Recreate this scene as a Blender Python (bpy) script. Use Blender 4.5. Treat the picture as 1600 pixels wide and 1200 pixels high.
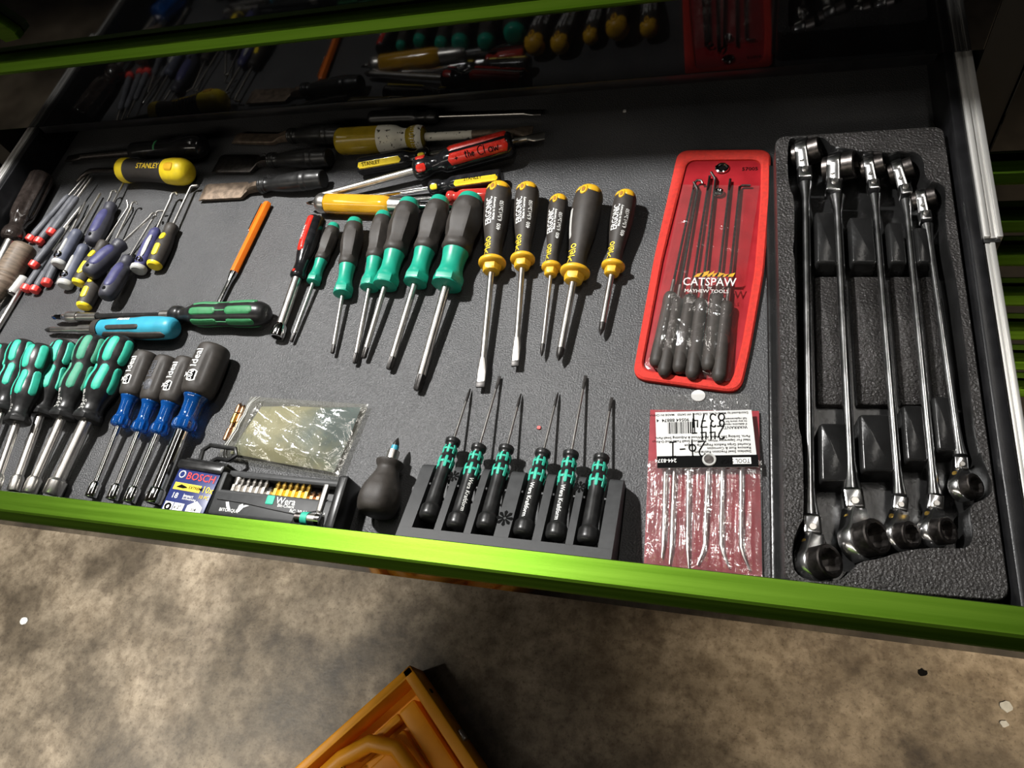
import bpy, bmesh, math, random
import numpy as np
from mathutils import Vector, Matrix
random.seed(7)
S = bpy.context.scene
C = bpy.context.collection
for o in list(bpy.data.objects): bpy.data.objects.remove(o)

# ------------------------------------------------------------------ camera, world, lights, exposure
CAMZ = 0.56
cam = bpy.data.objects.new('camera', bpy.data.cameras.new('camera')); C.objects.link(cam)
cam.location = (0, 0, CAMZ); cam.rotation_euler = (0.52072, 0.238236, 0.182281)
cam.data.sensor_fit = 'HORIZONTAL'; cam.data.sensor_width = 36; cam.data.lens = 36 * 1123.87 / 1600
cam.data.clip_start = 0.01; cam.data.clip_end = 50
S.camera = cam
W = bpy.data.worlds.new('garage_ambient'); S.world = W; W.use_nodes = True
W.node_tree.nodes['Background'].inputs[0].default_value = (0.80, 0.78, 0.72, 1)
W.node_tree.nodes['Background'].inputs[1].default_value = 0.035

def lamp(name, kind, loc, target, energy, color, size=0.1, spot=None, blend=0.3, size_y=None):
    d = bpy.data.lights.new(name, kind); o = bpy.data.objects.new(name, d); C.objects.link(o)
    o.location = loc; d.energy = energy; d.color = color
    v = Vector(target) - Vector(loc); o.rotation_euler = v.to_track_quat('-Z', 'Y').to_euler()
    if kind == 'AREA':
        d.shape = 'RECTANGLE' if size_y else 'DISK'; d.size = size
        if size_y: d.size_y = size_y
    else: d.shadow_soft_size = size
    if spot: d.spot_size = math.radians(spot); d.spot_blend = blend
    return o
lamp('work_light', 'SPOT', (-0.80, 0.70, 1.25), (-0.50, 0.28, 0), 145, (1.0, 0.985, 0.96), 0.035, 88, 0.9)
lamp('chrome_fill', 'AREA', (0.35, 1.15, 1.70), (0.35, 1.15, 0), 7.5, (1.0, 0.95, 0.88), 0.10, size_y=2.3)  # added strip light, gives the chrome shafts something bright to reflect
lamp('overhead_fill_far', 'AREA', (-1.5, 0.9, 1.70), (-1.5, 0.9, 0), 5, (1.0, 0.95, 0.88), 0.10, size_y=2.0)  # added soft overhead fill, no fixture known there
lamp('pull_fill_front', 'AREA', (-1.7, -1.85, 1.66), (-1.4, 0.2, -0.5), 15, (1.0, 0.92, 0.80), 3.4, size_y=0.14)  # added fill that draws a highlight along the upper drawer pull
lamp('floor_fill_left', 'SPOT', (-2.1, -0.6, 1.6), (-1.45, 0.10, -0.9), 380, (1.0, 0.95, 0.84), 0.12, 33, 0.30)  # added; its cone edge stands in for a body shadow on the floor
lamp('floor_fill_right', 'SPOT', (1.5, -1.3, 1.6), (0.78, 0.20, -0.8), 430, (1.0, 0.84, 0.62), 0.12, 35, 0.8)  # added warm lamp to brighten the right floor and right-hand pulls
lamp('floor_fill_far', 'SPOT', (-3.2, -1.2, 1.6), (-2.75, -0.45, -0.9), 260, (1.0, 0.95, 0.84), 0.12, 42, 0.4)  # added to brighten the floor mirrored in the upper drawer fronts
S.view_settings.view_transform = 'Standard'; S.view_settings.look = 'None'
S.view_settings.exposure = 0.2; S.view_settings.gamma = 1.0; S.view_settings.use_curve_mapping = False

# ------------------------------------------------------------------ helpers
RC = cam.rotation_euler.to_matrix()
def P(px, py, z=0.0):
    d = RC @ Vector(((px - 800) / 1123.87, -(py - 600) / 1123.87, -1.0))
    return Vector((0, 0, CAMZ)) + d * ((z - CAMZ) / d.z)

def mat(name, col, rough=0.5, metal=0.0, var=0.12, scale=90, bump=0.0, bscale=None, coat=0.0, trans=0.0, spec=0.5, ior=1.45, stretch=None, col2=None, lo=0.35, hi=0.65, rvar=0.08, emis=0, crough=0.03, bdist=0.001):
    m = bpy.data.materials.new(name); m.use_nodes = True; t = m.node_tree; n = t.nodes; l = t.links
    b = n['Principled BSDF']
    tc = n.new('ShaderNodeTexCoord'); src = tc.outputs['Object']
    if stretch:
        mp = n.new('ShaderNodeMapping'); mp.inputs['Scale'].default_value = stretch; l.new(src, mp.inputs[0]); src = mp.outputs[0]
    no = n.new('ShaderNodeTexNoise'); no.inputs['Scale'].default_value = scale; no.inputs['Detail'].default_value = 5; l.new(src, no.inputs['Vector'])
    r = n.new('ShaderNodeValToRGB'); e = r.color_ramp.elements; e[0].position = lo; e[1].position = hi
    c2 = col2 or tuple(min(1, c * (1 + var)) for c in col)
    e[0].color = (*[c * (1 - var) for c in col], 1) if not col2 else (*col, 1); e[1].color = (*c2, 1)
    l.new(no.outputs[0], r.inputs[0]); l.new(r.outputs[0], b.inputs['Base Color'])
    mr = n.new('ShaderNodeMapRange'); mr.inputs[3].default_value = max(0.01, rough - rvar); mr.inputs[4].default_value = min(1, rough + rvar)
    l.new(no.outputs[0], mr.inputs[0]); l.new(mr.outputs[0], b.inputs['Roughness'])
    b.inputs['Metallic'].default_value = metal; b.inputs['IOR'].default_value = ior; b.inputs['Specular IOR Level'].default_value = spec
    b.inputs['Coat Weight'].default_value = coat; b.inputs['Coat Roughness'].default_value = crough; b.inputs['Transmission Weight'].default_value = trans
    if bump:
        n2 = n.new('ShaderNodeTexNoise'); n2.inputs['Scale'].default_value = bscale or scale * 6; n2.inputs['Detail'].default_value = 3; l.new(src, n2.inputs['Vector'])
        bp = n.new('ShaderNodeBump'); bp.inputs['Strength'].default_value = bump; bp.inputs['Distance'].default_value = bdist
        l.new(n2.outputs[0], bp.inputs['Height']); l.new(bp.outputs[0], b.inputs['Normal'])
    return m

def film_mat(name, tint, gloss=0.14, bump=0.6, bscale=60, haze=0.0, hazecol=(.8, .8, .75), rough=0.12):
    m = bpy.data.materials.new(name); m.use_nodes = True; t = m.node_tree; n = t.nodes; l = t.links
    n.remove(n['Principled BSDF']); out = n['Material Output']
    tr = n.new('ShaderNodeBsdfTransparent'); tr.inputs[0].default_value = (*tint, 1)
    gl = n.new('ShaderNodeBsdfGlossy'); gl.inputs['Roughness'].default_value = rough; gl.inputs[0].default_value = (1, 1, 1, 1)
    df = n.new('ShaderNodeBsdfDiffuse'); df.inputs[0].default_value = (*hazecol, 1)
    tc = n.new('ShaderNodeTexCoord'); no = n.new('ShaderNodeTexNoise'); no.inputs['Scale'].default_value = bscale; no.inputs['Detail'].default_value = 4; no.inputs['Distortion'].default_value = 1.2
    l.new(tc.outputs['Object'], no.inputs['Vector'])
    bp = n.new('ShaderNodeBump'); bp.inputs['Strength'].default_value = bump; bp.inputs['Distance'].default_value = 0.006
    l.new(no.outputs[0], bp.inputs['Height']); l.new(bp.outputs[0], gl.inputs['Normal'])
    m1 = n.new('ShaderNodeMixShader'); m1.inputs[0].default_value = haze; l.new(tr.outputs[0], m1.inputs[1]); l.new(df.outputs[0], m1.inputs[2])
    m2 = n.new('ShaderNodeMixShader'); m2.inputs[0].default_value = gloss; l.new(m1.outputs[0], m2.inputs[1]); l.new(gl.outputs[0], m2.inputs[2])
    l.new(m2.outputs[0], out.inputs[0])
    return m

M = dict(
    wall=mat('painted_garage_wall', (.13, .12, .105), .7, 0, .1, 3),
    blackgloss=mat('black_gloss_paint', (.004, .004, .0045), .05, 0, .2, 40, rvar=.02, ior=1.38),
    blacksteel=mat('black_powder_coat', (.010, .010, .011), .32, 0, .25, 60, bump=.08, bscale=900),
    shelldark=mat('dark_cabinet_steel', (.012, .012, .012), .5),
    green=mat('green_anodised_aluminium', (.070, .150, .010), .45, 1, .10, 60, stretch=(.06, 3, 3), bump=.06, bscale=1400, rvar=.07, col2=(.102, .200, .017)),
    steel=mat('satin_steel', (.56, .54, .51), .32, 1, .08, 120, rvar=.06),
    galv=mat('galvanised_slide_steel', (.74, .73, .70), .34, .6, .12, 60, stretch=(1, .05, 1), rvar=.12),
    wrenchchrome=mat('wrench_chrome', (.74, .74, .74), .20, 1, .05, 60, rvar=.08),
    chrome=mat('polished_chrome', (.80, .80, .80), .10, 1, .05, 60, rvar=.06),
    darksteel=mat('dark_burnished_steel', (.10, .09, .085), .35, 1, .25, 300),
    tipsteel=mat('phosphated_tip', (.045, .042, .040), .42, .6, .3, 500),
    oldsteel=mat('rusty_brown_steel', (.10, .075, .055), .55, .7, .4, 140, col2=(.20, .15, .11), bump=.25, bscale=500),
    rubber=mat('dark_grip_rubber', (.032, .027, .023), .58, 0, .18, 160, bump=.12, bscale=1500),
    blackplas=mat('black_plastic', (.014, .014, .014), .33, 0, .3, 140, bump=.05, bscale=1500),
    fluted=mat('glossy_brown_black_plastic', (.022, .017, .015), .14, 0, .3, 140, spec=.8),
    blackshine=mat('glossy_black_plastic', (.010, .010, .011), .16, 0, .3, 140),
    greyplas=mat('grey_plastic', (.085, .088, .10), .5, 0, .15, 120),
    lightgrey=mat('light_grey_plastic', (.42, .42, .40), .5, 0, .1, 120),
    charcoal=mat('charcoal_plastic', (.032, .033, .034), .52, 0, .15, 160, bump=.12, bscale=2500),
    teal=mat('teal_green_plastic', (.012, .30, .20), .38, 0, .08, 100),
    tealpad=mat('teal_soft_pad', (.030, .42, .29), .55, 0, .08, 160, bump=.08, bscale=1600),
    tealdull=mat('dusty_green_pad', (.055, .27, .17), .62, 0, .10, 160),
    greenpad=mat('deep_green_pad', (.035, .20, .075), .55, 0, .1, 160),
    yellow=mat('yellow_ochre_plastic', (.72, .40, .02), .42, 0, .06, 120),
    yellowb=mat('bright_yellow_plastic', (.80, .60, .02), .42, 0, .06, 140),
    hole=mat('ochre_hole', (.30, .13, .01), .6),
    white=mat('white_print', (.85, .85, .82), .55, 0, .05, 300),
    yprint=mat('yellow_print', (.85, .60, .03), .5, 0, .05, 300),
    redprint=mat('red_print', (.75, .03, .03), .5, 0, .05, 300),
    ink=mat('black_ink', (.004, .004, .004), .7, spec=.05),
    bitsteel=mat('grey_bit_steel', (.26, .245, .225), .38, 1, .2, 300),
    red=mat('red_plastic', (.55, .022, .012), .28, 0, .1, 100, coat=.3),
    redcap=mat('coral_red_cap', (.72, .055, .045), .42, 0, .08, 200),
    vinyl=mat('red_vinyl_sheet', (.30, .010, .016), .38, 0, .12, 50, bump=.15, bscale=120),
    binding=mat('red_fabric_binding', (.60, .030, .018), .65, 0, .12, 300, bump=.7, bscale=1600),
    maroon=mat('maroon_backing', (.27, .018, .028), .4, 0, .2, 40, bump=.2, bscale=90),
    orange=mat('orange_paint', (.75, .16, .012), .35, 0, .06, 80),
    crate=mat('orange_yellow_plastic', (.82, .34, .014), .42, 0, .08, 18, bump=.04),
    cyan=mat('cyan_blue_plastic', (.035, .30, .42), .42, 0, .08, 80),
    purple=mat('purple_blue_grip', (.050, .050, .135), .5, 0, .18, 120),
    purpledark=mat('dark_slate_grip', (.034, .034, .045), .5, 0, .2, 120),
    bluegrey=mat('blue_grey_grip', (.075, .082, .115), .5, 0, .15, 120),
    amber=mat('amber_acetate', (.85, .46, .03), .08, 0, .15, 40, trans=.40, coat=.5),
    olive=mat('olive_amber_acetate', (.42, .30, .02), .22, 0, .15, 60, trans=.35),
    bluclear=mat('clear_blue_acetate', (.010, .13, .52), .06, 0, .2, 60, trans=.65, coat=1.0),
    redclear=mat('clear_red_acetate', (.62, .05, .04), .12, 0, .15, 60, trans=.4, coat=.3),
    paint=mat('chipped_white_paint', (.60, .58, .50), .6, 0, .1, 190, col2=(.05, .045, .03), lo=.60, hi=.64),
    wood=mat('worn_brown_handle', (.14, .105, .075), .6, 0, .3, 70, stretch=(6, 1, 1)),
    card=mat('white_card', (.62, .62, .60), .6, 0, .03, 80),
    bluelabel=mat('navy_label', (.018, .030, .135), .35, 0, .1, 60),
    gold=mat('gold_titanium_bit', (.42, .27, .06), .36, 1, .2, 300),
    copper=mat('brown_copper_bit', (.30, .17, .09), .4, 1, .3, 300),
    clearplas=mat('clear_box_plastic', (.35, .37, .38), .15, 0, .2, 80, trans=.6),
    paperin=mat('pale_green_contents', (.34, .32, .19), .6, 0, .3, 13, col2=(.065, .105, .115), lo=.42, hi=.58),
    tray=mat('black_formed_plastic', (.030, .028, .027), .24, 0, .25, 30, bump=1.0, bscale=520, bdist=.002),
    traysm=mat('smooth_black_formed_plastic', (.012, .012, .012), .25, 0, .25, 30, bump=.15, bscale=300),
)
def speckle_liner():
    m = mat('drawer_liner_rubber', (.042, .043, .045), .35, 0, .0, 9, col2=(.074, .074, .076), bump=1.0, bscale=640, lo=.3, hi=.7, rvar=.10)
    t = m.node_tree; n = t.nodes; l = t.links; b = n['Principled BSDF']
    tc = n['Texture Coordinate']; v = n.new('ShaderNodeTexNoise'); v.inputs['Scale'].default_value = 34; v.inputs['Detail'].default_value = 8; v.inputs['Roughness'].default_value = .75
    l.new(tc.outputs['Object'], v.inputs['Vector'])
    r = n.new('ShaderNodeValToRGB'); r.color_ramp.elements[0].position = .27; r.color_ramp.elements[1].position = .36
    r.color_ramp.elements[0].color = (.25, .25, .25, 1); l.new(v.outputs[0], r.inputs[0])
    mx = n.new('ShaderNodeMix'); mx.data_type = 'RGBA'; mx.blend_type = 'MULTIPLY'; mx.inputs[0].default_value = 1
    src = b.inputs['Base Color'].links[0].from_socket; l.new(src, mx.inputs[6]); l.new(r.outputs[0], mx.inputs[7]); l.new(mx.outputs[2], b.inputs['Base Color'])
    return m
M['liner'] = speckle_liner()
def concrete():
    m = mat('stained_concrete', (.095, .074, .050), .55, 0, .0, 5.0, col2=(.36, .30, .225), bump=.35, bscale=120, lo=.36, hi=.66, rvar=.15)
    t = m.node_tree; n = t.nodes; l = t.links; b = n['Principled BSDF']; tc = n['Texture Coordinate']
    src = b.inputs['Base Color'].links[0].from_socket
    for sc, p0, p1, c in ((15, .36, .60, (.58, .55, .51)), (48, .36, .58, (.60, .57, .54)), (5.5, .30, .42, (.42, .38, .36)), (150, .34, .46, (.62, .60, .58))):
        v = n.new('ShaderNodeTexNoise'); v.inputs['Scale'].default_value = sc; v.inputs['Detail'].default_value = 7; v.inputs['Roughness'].default_value = .65; l.new(tc.outputs['Object'], v.inputs['Vector'])
        r = n.new('ShaderNodeValToRGB'); r.color_ramp.elements[0].position = p0; r.color_ramp.elements[1].position = p1; r.color_ramp.elements[0].color = (*c, 1); l.new(v.outputs[0], r.inputs[0])
        mx = n.new('ShaderNodeMix'); mx.data_type = 'RGBA'; mx.blend_type = 'MULTIPLY'; mx.inputs[0].default_value = 1
        l.new(src, mx.inputs[6]); l.new(r.outputs[0], mx.inputs[7]); src = mx.outputs[2]
    l.new(src, b.inputs['Base Color'])
    return m
M['concrete'] = concrete()
M['film'] = film_mat('clear_vinyl_film', (.96, .93, .93), .07, .5, 45, .03)
M['film2'] = film_mat('crinkled_clear_film', (.93, .91, .91), .22, 1.0, 45, .08, (.8, .75, .75), .10)
M['film3'] = film_mat('zip_bag_film', (.88, .88, .84), .15, .9, 38, .10, (.62, .60, .50), .14)
M['bagfilm'] = film_mat('loose_bag_film', (.92, .92, .92), .05, .6, 60, .04)

# ---------- mesh builder
class MB:
    def __init__(s): s.v = []; s.f = []
    def add(s, vs, fs):
        k = len(s.v); s.v += [tuple(p) for p in vs]; s.f += [tuple(i + k for i in q) for q in fs]; return s
    def rings(s, rs, close=True, cap0=True, cap1=True):
        n = len(rs[0]); vs = [p for r in rs for p in r]; fs = []
        for i in range(len(rs) - 1):
            for j in range(n if close else n - 1):
                a = i * n + j; b = i * n + (j + 1) % n; fs.append((a, b, b + n, a + n))
        if close:
            if cap0: fs.append(tuple(range(n - 1, -1, -1)))
            if cap1: fs.append(tuple((len(rs) - 1) * n + j for j in range(n)))
        return s.add(vs, fs)
    def box(s, lo, hi, bev=0.0):
        x0, y0, z0 = lo; x1, y1, z1 = hi
        if bev <= 0:
            return s.add([(x0, y0, z0), (x1, y0, z0), (x1, y1, z0), (x0, y1, z0), (x0, y0, z1), (x1, y0, z1), (x1, y1, z1), (x0, y1, z1)],
                         [(3, 2, 1, 0), (4, 5, 6, 7), (0, 1, 5, 4), (1, 2, 6, 5), (2, 3, 7, 6), (3, 0, 4, 7)])
        def rr(i, z):
            a, b, c, d = x0 + i, x1 - i, y0 + i, y1 - i; k = max(bev - i, bev * .25)
            pts = []
            for cx, cy, a0 in ((b - k, c + k, -90), (b - k, d - k, 0), (a + k, d - k, 90), (a + k, c + k, 180)):
                for q in range(4):
                    t = math.radians(a0 + q * 30); pts.append((cx + k * math.cos(t), cy + k * math.sin(t), z))
            return pts
        h = min(bev, (z1 - z0) * .45)
        return s.rings([rr(bev * .9, z0), rr(bev * .3, z0 + h * .3), rr(0, z0 + h), rr(0, z1 - h), rr(bev * .3, z1 - h * .3), rr(bev * .9, z1)])
    def tube(s, path, r, n=10, cap=True):
        path = [Vector(p) for p in path]; rs = []; up = Vector((0.13, 0.21, 1)).normalized()
        for i, p in enumerate(path):
            d = (path[min(i + 1, len(path) - 1)] - path[max(i - 1, 0)]).normalized()
            a = d.cross(up)
            if a.length < 1e-4: a = d.cross(Vector((1, 0, 0)))
            a.normalize(); b = d.cross(a); up = -b if b.dot(up) < 0 else b
            a = d.cross(up).normalized(); b = d.cross(a)
            q = r[i] if isinstance(r, (list, tuple)) else r
            rs.append([p + a * (q * math.cos(t)) + b * (q * math.sin(t)) for t in [2 * math.pi * j / n for j in range(n)]])
        return s.rings(rs, True, cap, cap)
    def prism(s, poly, z0, z1, bev=0.0):
        if bev > 0:
            ins = inset(poly, bev)
            return s.rings([[(x, y, z0) for x, y in poly], [(x, y, z1 - bev) for x, y in poly], [(x, y, z1) for x, y in ins]])
        return s.rings([[(x, y, z0) for x, y in poly], [(x, y, z1) for x, y in poly]])
    def build(s, name, m, parent=None, smooth=True, ang=38, loc=None):
        me = bpy.data.meshes.new(name); me.from_pydata(s.v, [], s.f)
        bm = bmesh.new(); bm.from_mesh(me); bmesh.ops.recalc_face_normals(bm, faces=bm.faces); bm.to_mesh(me); bm.free()
        if smooth:
            me.polygons.foreach_set('use_smooth', [True] * len(me.polygons)); me.set_sharp_from_angle(angle=math.radians(ang))
        me.materials.append(M[m] if isinstance(m, str) else m)
        o = bpy.data.objects.new(name, me); C.objects.link(o)
        if parent: o.parent = parent
        if loc: o.location = loc
        return o

def inset(poly, d):
    n = len(poly); A = sum(poly[i][0] * poly[(i + 1) % n][1] - poly[(i + 1) % n][0] * poly[i][1] for i in range(n)); sg = 1 if A > 0 else -1
    out = []
    for i in range(n):
        p, q, r = Vector(poly[i - 1]), Vector(poly[i]), Vector(poly[(i + 1) % n])
        a = (q - p).normalized(); b = (r - q).normalized()
        na = Vector((-a.y, a.x)) * sg; nb = Vector((-b.y, b.x)) * sg; k = na + nb
        k = k / max(k.length_squared, .5) * 2 if k.length > 1e-6 else na
        out.append(tuple(q + k * d * .5 * (2 / max(1e-6, 2)) ))
    return out
def smooth_loop(pts, it=2):
    for _ in range(it):
        o = []
        for i in range(len(pts)):
            a = Vector(pts[i]); b = Vector(pts[(i + 1) % len(pts)]); o += [tuple(a * .75 + b * .25), tuple(a * .25 + b * .75)]
        pts = o
    return pts
def round_poly(pts, r, k=5):
    out = []
    for i in range(len(pts)):
        p, q, s = Vector(pts[i - 1]), Vector(pts[i]), Vector(pts[(i + 1) % len(pts)])
        a = q + (p - q).normalized() * r; b = q + (s - q).normalized() * r
        for j in range(k + 1):
            t = j / k; out.append(tuple(a * (1 - t) ** 2 + q * 2 * t * (1 - t) + b * t * t))
    return out

class Prof:
    def __init__(s, pts, L=1.0, R=1.0, m=None):
        s.x = np.array([p[0] for p in pts], float) * L; s.y = np.array([p[1] for p in pts], float) * R; s.m = m; s.L = L
        h = np.diff(s.x); d = np.diff(s.y) / np.maximum(h, 1e-9); k = np.zeros(len(s.x)); k[0] = d[0]; k[-1] = d[-1]
        for i in range(1, len(d)): k[i] = 0 if d[i - 1] * d[i] <= 0 else 2 * d[i - 1] * d[i] / (d[i - 1] + d[i])
        s.k = k; s.h = h
    def r0(s, x):
        x = min(max(x, s.x[0]), s.x[-1]); i = min(int(np.searchsorted(s.x, x, side='right')) - 1, len(s.h) - 1); i = max(i, 0)
        h = s.h[i]; t = (x - s.x[i]) / h if h > 0 else 0
        return float((2 * t ** 3 - 3 * t * t + 1) * s.y[i] + (t ** 3 - 2 * t * t + t) * h * s.k[i] + (-2 * t ** 3 + 3 * t * t) * s.y[i + 1] + (t ** 3 - t * t) * h * s.k[i + 1])
    def r(s, x, ph): return s.r0(x) * (s.m(x / s.L, ph) if s.m else 1)
    def pt(s, x, ph, lift=0): q = s.r(x, ph) + lift; return (x, q * math.sin(ph), q * math.cos(ph))

def loft(mb, pr, x0=None, x1=None, n=24, sub=3, cap0=True, cap1=True):
    x0 = pr.x[0] if x0 is None else x0; x1 = pr.x[-1] if x1 is None else x1
    xs = sorted(set([x0, x1] + [float(a) for a in pr.x if x0 < a < x1])); X = []
    for a, b in zip(xs, xs[1:]): X += [a + (b - a) * i / sub for i in range(sub)]
    X.append(xs[-1])
    return mb.rings([[pr.pt(x, 2 * math.pi * j / n) for j in range(n)] for x in X], True, cap0, cap1)
def rod(mb, x0, x1, r, n=12): return loft(mb, Prof([(x0, r), (x1, r)]), n=n, sub=1)
def pad(mb, pr, xc, hl, ph, hw, lift=.0006, nu=12, nv=6, k=None):
    vs = []; kk = max(0, 1 - hw / hl) if k is None else k
    for i in range(nu + 1):
        u = -1 + 2 * i / nu; u = math.copysign(1 - (1 - abs(u)) ** 1.3, u)
        e = max(0, (abs(u) - kk) / (1 - kk)); w = hw * math.sqrt(max(0.0, 1 - e * e)) + 1e-5
        for j in range(nv + 1):
            v = -1 + 2 * j / nv; x = xc + u * hl; rr = max(pr.r(x, ph), 1e-4); a = ph + v * w / rr
            edge = max(abs(v), e if e > .98 else 0); vs.append(pr.pt(x, a, lift if edge < .99 else -.0003))
    n = nv + 1
    return mb.add(vs, [(i * n + j, i * n + j + 1, (i + 1) * n + j + 1, (i + 1) * n + j) for i in range(nu) for j in range(nv)])

_tx = {}
def text2d(body, size, spacing=1.0):
    key = (body, size, spacing)
    if key not in _tx:
        cu = bpy.data.curves.new('lettering_source', 'FONT'); cu.body = body; cu.size = size; cu.resolution_u = 2; cu.space_character = spacing; cu.offset = size * .008
        ob = bpy.data.objects.new('lettering_source', cu); C.objects.link(ob); bpy.context.view_layer.update()
        me = bpy.data.meshes.new_from_object(ob.evaluated_get(bpy.context.evaluated_depsgraph_get()))
        bm = bmesh.new(); bm.from_mesh(me); bmesh.ops.triangulate(bm, faces=bm.faces)
        for _ in range(2):
            le = [e for e in bm.edges if e.calc_length() > size * .22]
            if le: bmesh.ops.subdivide_edges(bm, edges=le, cuts=1); bmesh.ops.triangulate(bm, faces=bm.faces)
        bm.to_mesh(me); bm.free()
        _tx[key] = ([(v.co.x, v.co.y) for v in me.vertices], [tuple(p.vertices) for p in me.polygons])
        bpy.data.objects.remove(ob); bpy.data.curves.remove(cu); bpy.data.meshes.remove(me)
    return _tx[key]
def wrap_text(mb, pr, body, size, x0, ph0, d=-1, lift=.0004, sx=1.0, bold=0):
    vs, fs = text2d(body, size); o = []
    for tx, ty in vs:
        x = x0 + d * tx * sx; r = pr.r(x, ph0); o.append(pr.pt(x, ph0 + d * ty / r, lift))
    return mb.add(o, fs)
def flat_text(mb, body, size, o, ux, uy, sx=1.0, lift=0.0):
    vs, fs = text2d(body, size); o = Vector(o); ux = Vector(ux); uy = Vector(uy); nn = ux.cross(uy).normalized() * lift
    return mb.add([o + ux * (tx * sx) + uy * ty + nn for tx, ty in vs], fs)

_arc = lambda cx, cy, rx, ry, a0, a1, n=10: [(cx + rx * math.cos(math.radians(a0 + (a1 - a0) * i / n)), cy + ry * math.sin(math.radians(a0 + (a1 - a0) * i / n))) for i in range(n + 1)]
STROKE = {'2': [_arc(.3, .72, .24, .24, 160, -40) + [(.05, .02), (.62, .04)]], '4': [[(.12, .95), (.08, .45), (.55, .48)], [(.45, .98), (.42, -.05)]], '-': [[(.1, .48), (.55, .5)]], '8': [_arc(.3, .72, .20, .22, 90, 450, 14), _arc(.3, .26, .26, .25, 90, 450, 14)],
          '3': [_arc(.25, .74, .22, .22, 150, -90) + _arc(.25, .27, .26, .26, 90, -150)], '7': [[(.05, .95), (.58, .98), (.25, 0)], [(.15, .5), (.5, .52)]], 'o': [_arc(.3, .42, .26, .22, 0, 360, 14), [(.30, .98), (.32, -.05)]], 'I': [[(.1, .95), (.6, .98)], [(.35, .95), (.33, .03)], [(.05, 0), (.62, .04)]],
          't': [[(.3, 1), (.25, .1), (.4, 0)], [(.05, .7), (.5, .72)]], 'h': [[(.1, 1), (.08, 0)], [(.08, .4)] + _arc(.27, .38, .19, .18, 150, 0, 6) + [(.46, 0)]], 'e': [[(.08, .3), (.48, .32)] + _arc(.28, .28, .21, .26, 10, 310, 10)], 'C': [_arc(.42, .5, .38, .48, 50, 310, 12)], 'l': [[(.2, 1), (.18, 0)]], 'a': [_arc(.28, .28, .22, .26, 30, 390, 12), [(.5, .52), (.5, 0)]], 'w': [[(.02, .55), (.15, 0), (.3, .4), (.45, 0), (.6, .58)]], ' ': []}
def dense(st, n=4): return [(a[0] + (b[0] - a[0]) * i / n, a[1] + (b[1] - a[1]) * i / n) for a, b in zip(st, st[1:]) for i in range(n)] + [st[-1]]
def pen_wrap(mb, pr, body, size, x0, ph0, d, r=.0005):
    q = 0
    for ch in body:
        for st in STROKE.get(ch, []): mb.tube([pr.pt(x0 + d * (q + a * size), ph0 + d * b * size / pr.r0(x0), .0013) for a, b in dense(st)], r, 5)
        q += size * .62
def tag(o, label=None, cat=None, group=None, kind=None):
    if label: o['label'] = label
    if cat: o['category'] = cat
    if group: o['group'] = group
    if kind: o['kind'] = kind
    return o
def empty(name, loc, label, cat, group=None):
    o = bpy.data.objects.new(name, None); C.objects.link(o); o.location = loc; o.empty_display_size = .01
    return tag(o, label, cat, group)
def tool(name, A, B, label, cat, group=None, roll=0):
    A = Vector(A); B = Vector(B); x = (B - A).normalized(); y = Vector((0, 0, 1)).cross(x).normalized(); z = x.cross(y)
    o = empty(name, A, label, cat, group); R = Matrix((x, y, z)).transposed().to_4x4()
    o.matrix_world = Matrix.Translation(A) @ R @ Matrix.Rotation(roll, 4, 'X'); o['_len'] = (B - A).length
    return o, (B - A).length
def rest(R, k, zB): return (R - zB * k) / (1 - k)
def lay(pa, pb, R, k, zB=.004, base=0.0):
    """axis of a tool lying on the liner: widest radius R at fraction k touches, tip centre at zB"""
    zA = rest(R, k, zB) + base
    return P(pa[0], pa[1], zA), P(pb[0], pb[1], zB + base)

# ------------------------------------------------------------------ the setting: floor and tool chest
FZ = -0.90
fl = MB(); fl.box((-4, -3, FZ - .05), (3, 2.5, FZ)); tag(fl.build('floor', 'concrete', smooth=False), kind='structure')
def wallbox(name, lo, hi, m):
    b = MB(); b.box(lo, hi); tag(b.build(name, m, smooth=False), kind='structure')
wallbox('wall_back', (-4, 2.5, FZ), (3, 2.55, 1.75), 'wall'); wallbox('wall_front', (-4, -3.05, FZ), (3, -3, 1.75), 'wall')
wallbox('wall_left', (-4.05, -3, FZ), (-4, 2.5, 1.75), 'wall'); wallbox('wall_right', (3, -3, FZ), (3.05, 2.5, 1.75), 'wall')
wallbox('ceiling', (-4, -3, 1.75), (3, 2.5, 1.80), 'wall')
YF = 0.638
GX0, GX1 = -1.02, 0.2075
def pull_profile(ytop_in, ytop_out, ztop):
    """cross section of the aluminium pull, outer edge towards -y"""
    d = ytop_in - ytop_out
    return [(ytop_in, ztop - .002), (ytop_in - .001, ztop), (ytop_out + .002, ztop), (ytop_out, ztop - .0008), (ytop_out - .0055, ztop - .0085), (ytop_out - .006, ztop - .0105),
            (ytop_out - .0045, ztop - .013), (ytop_out - .003, ztop - .013), (ytop_out + .002, ztop - .006), (ytop_in, ztop - .006)]
def pull(mb, x0, x1, prof): return mb.rings([[(x, y, z) for y, z in prof] for x in (x0, x0 + (x1 - x0) / 2, x1)])

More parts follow.
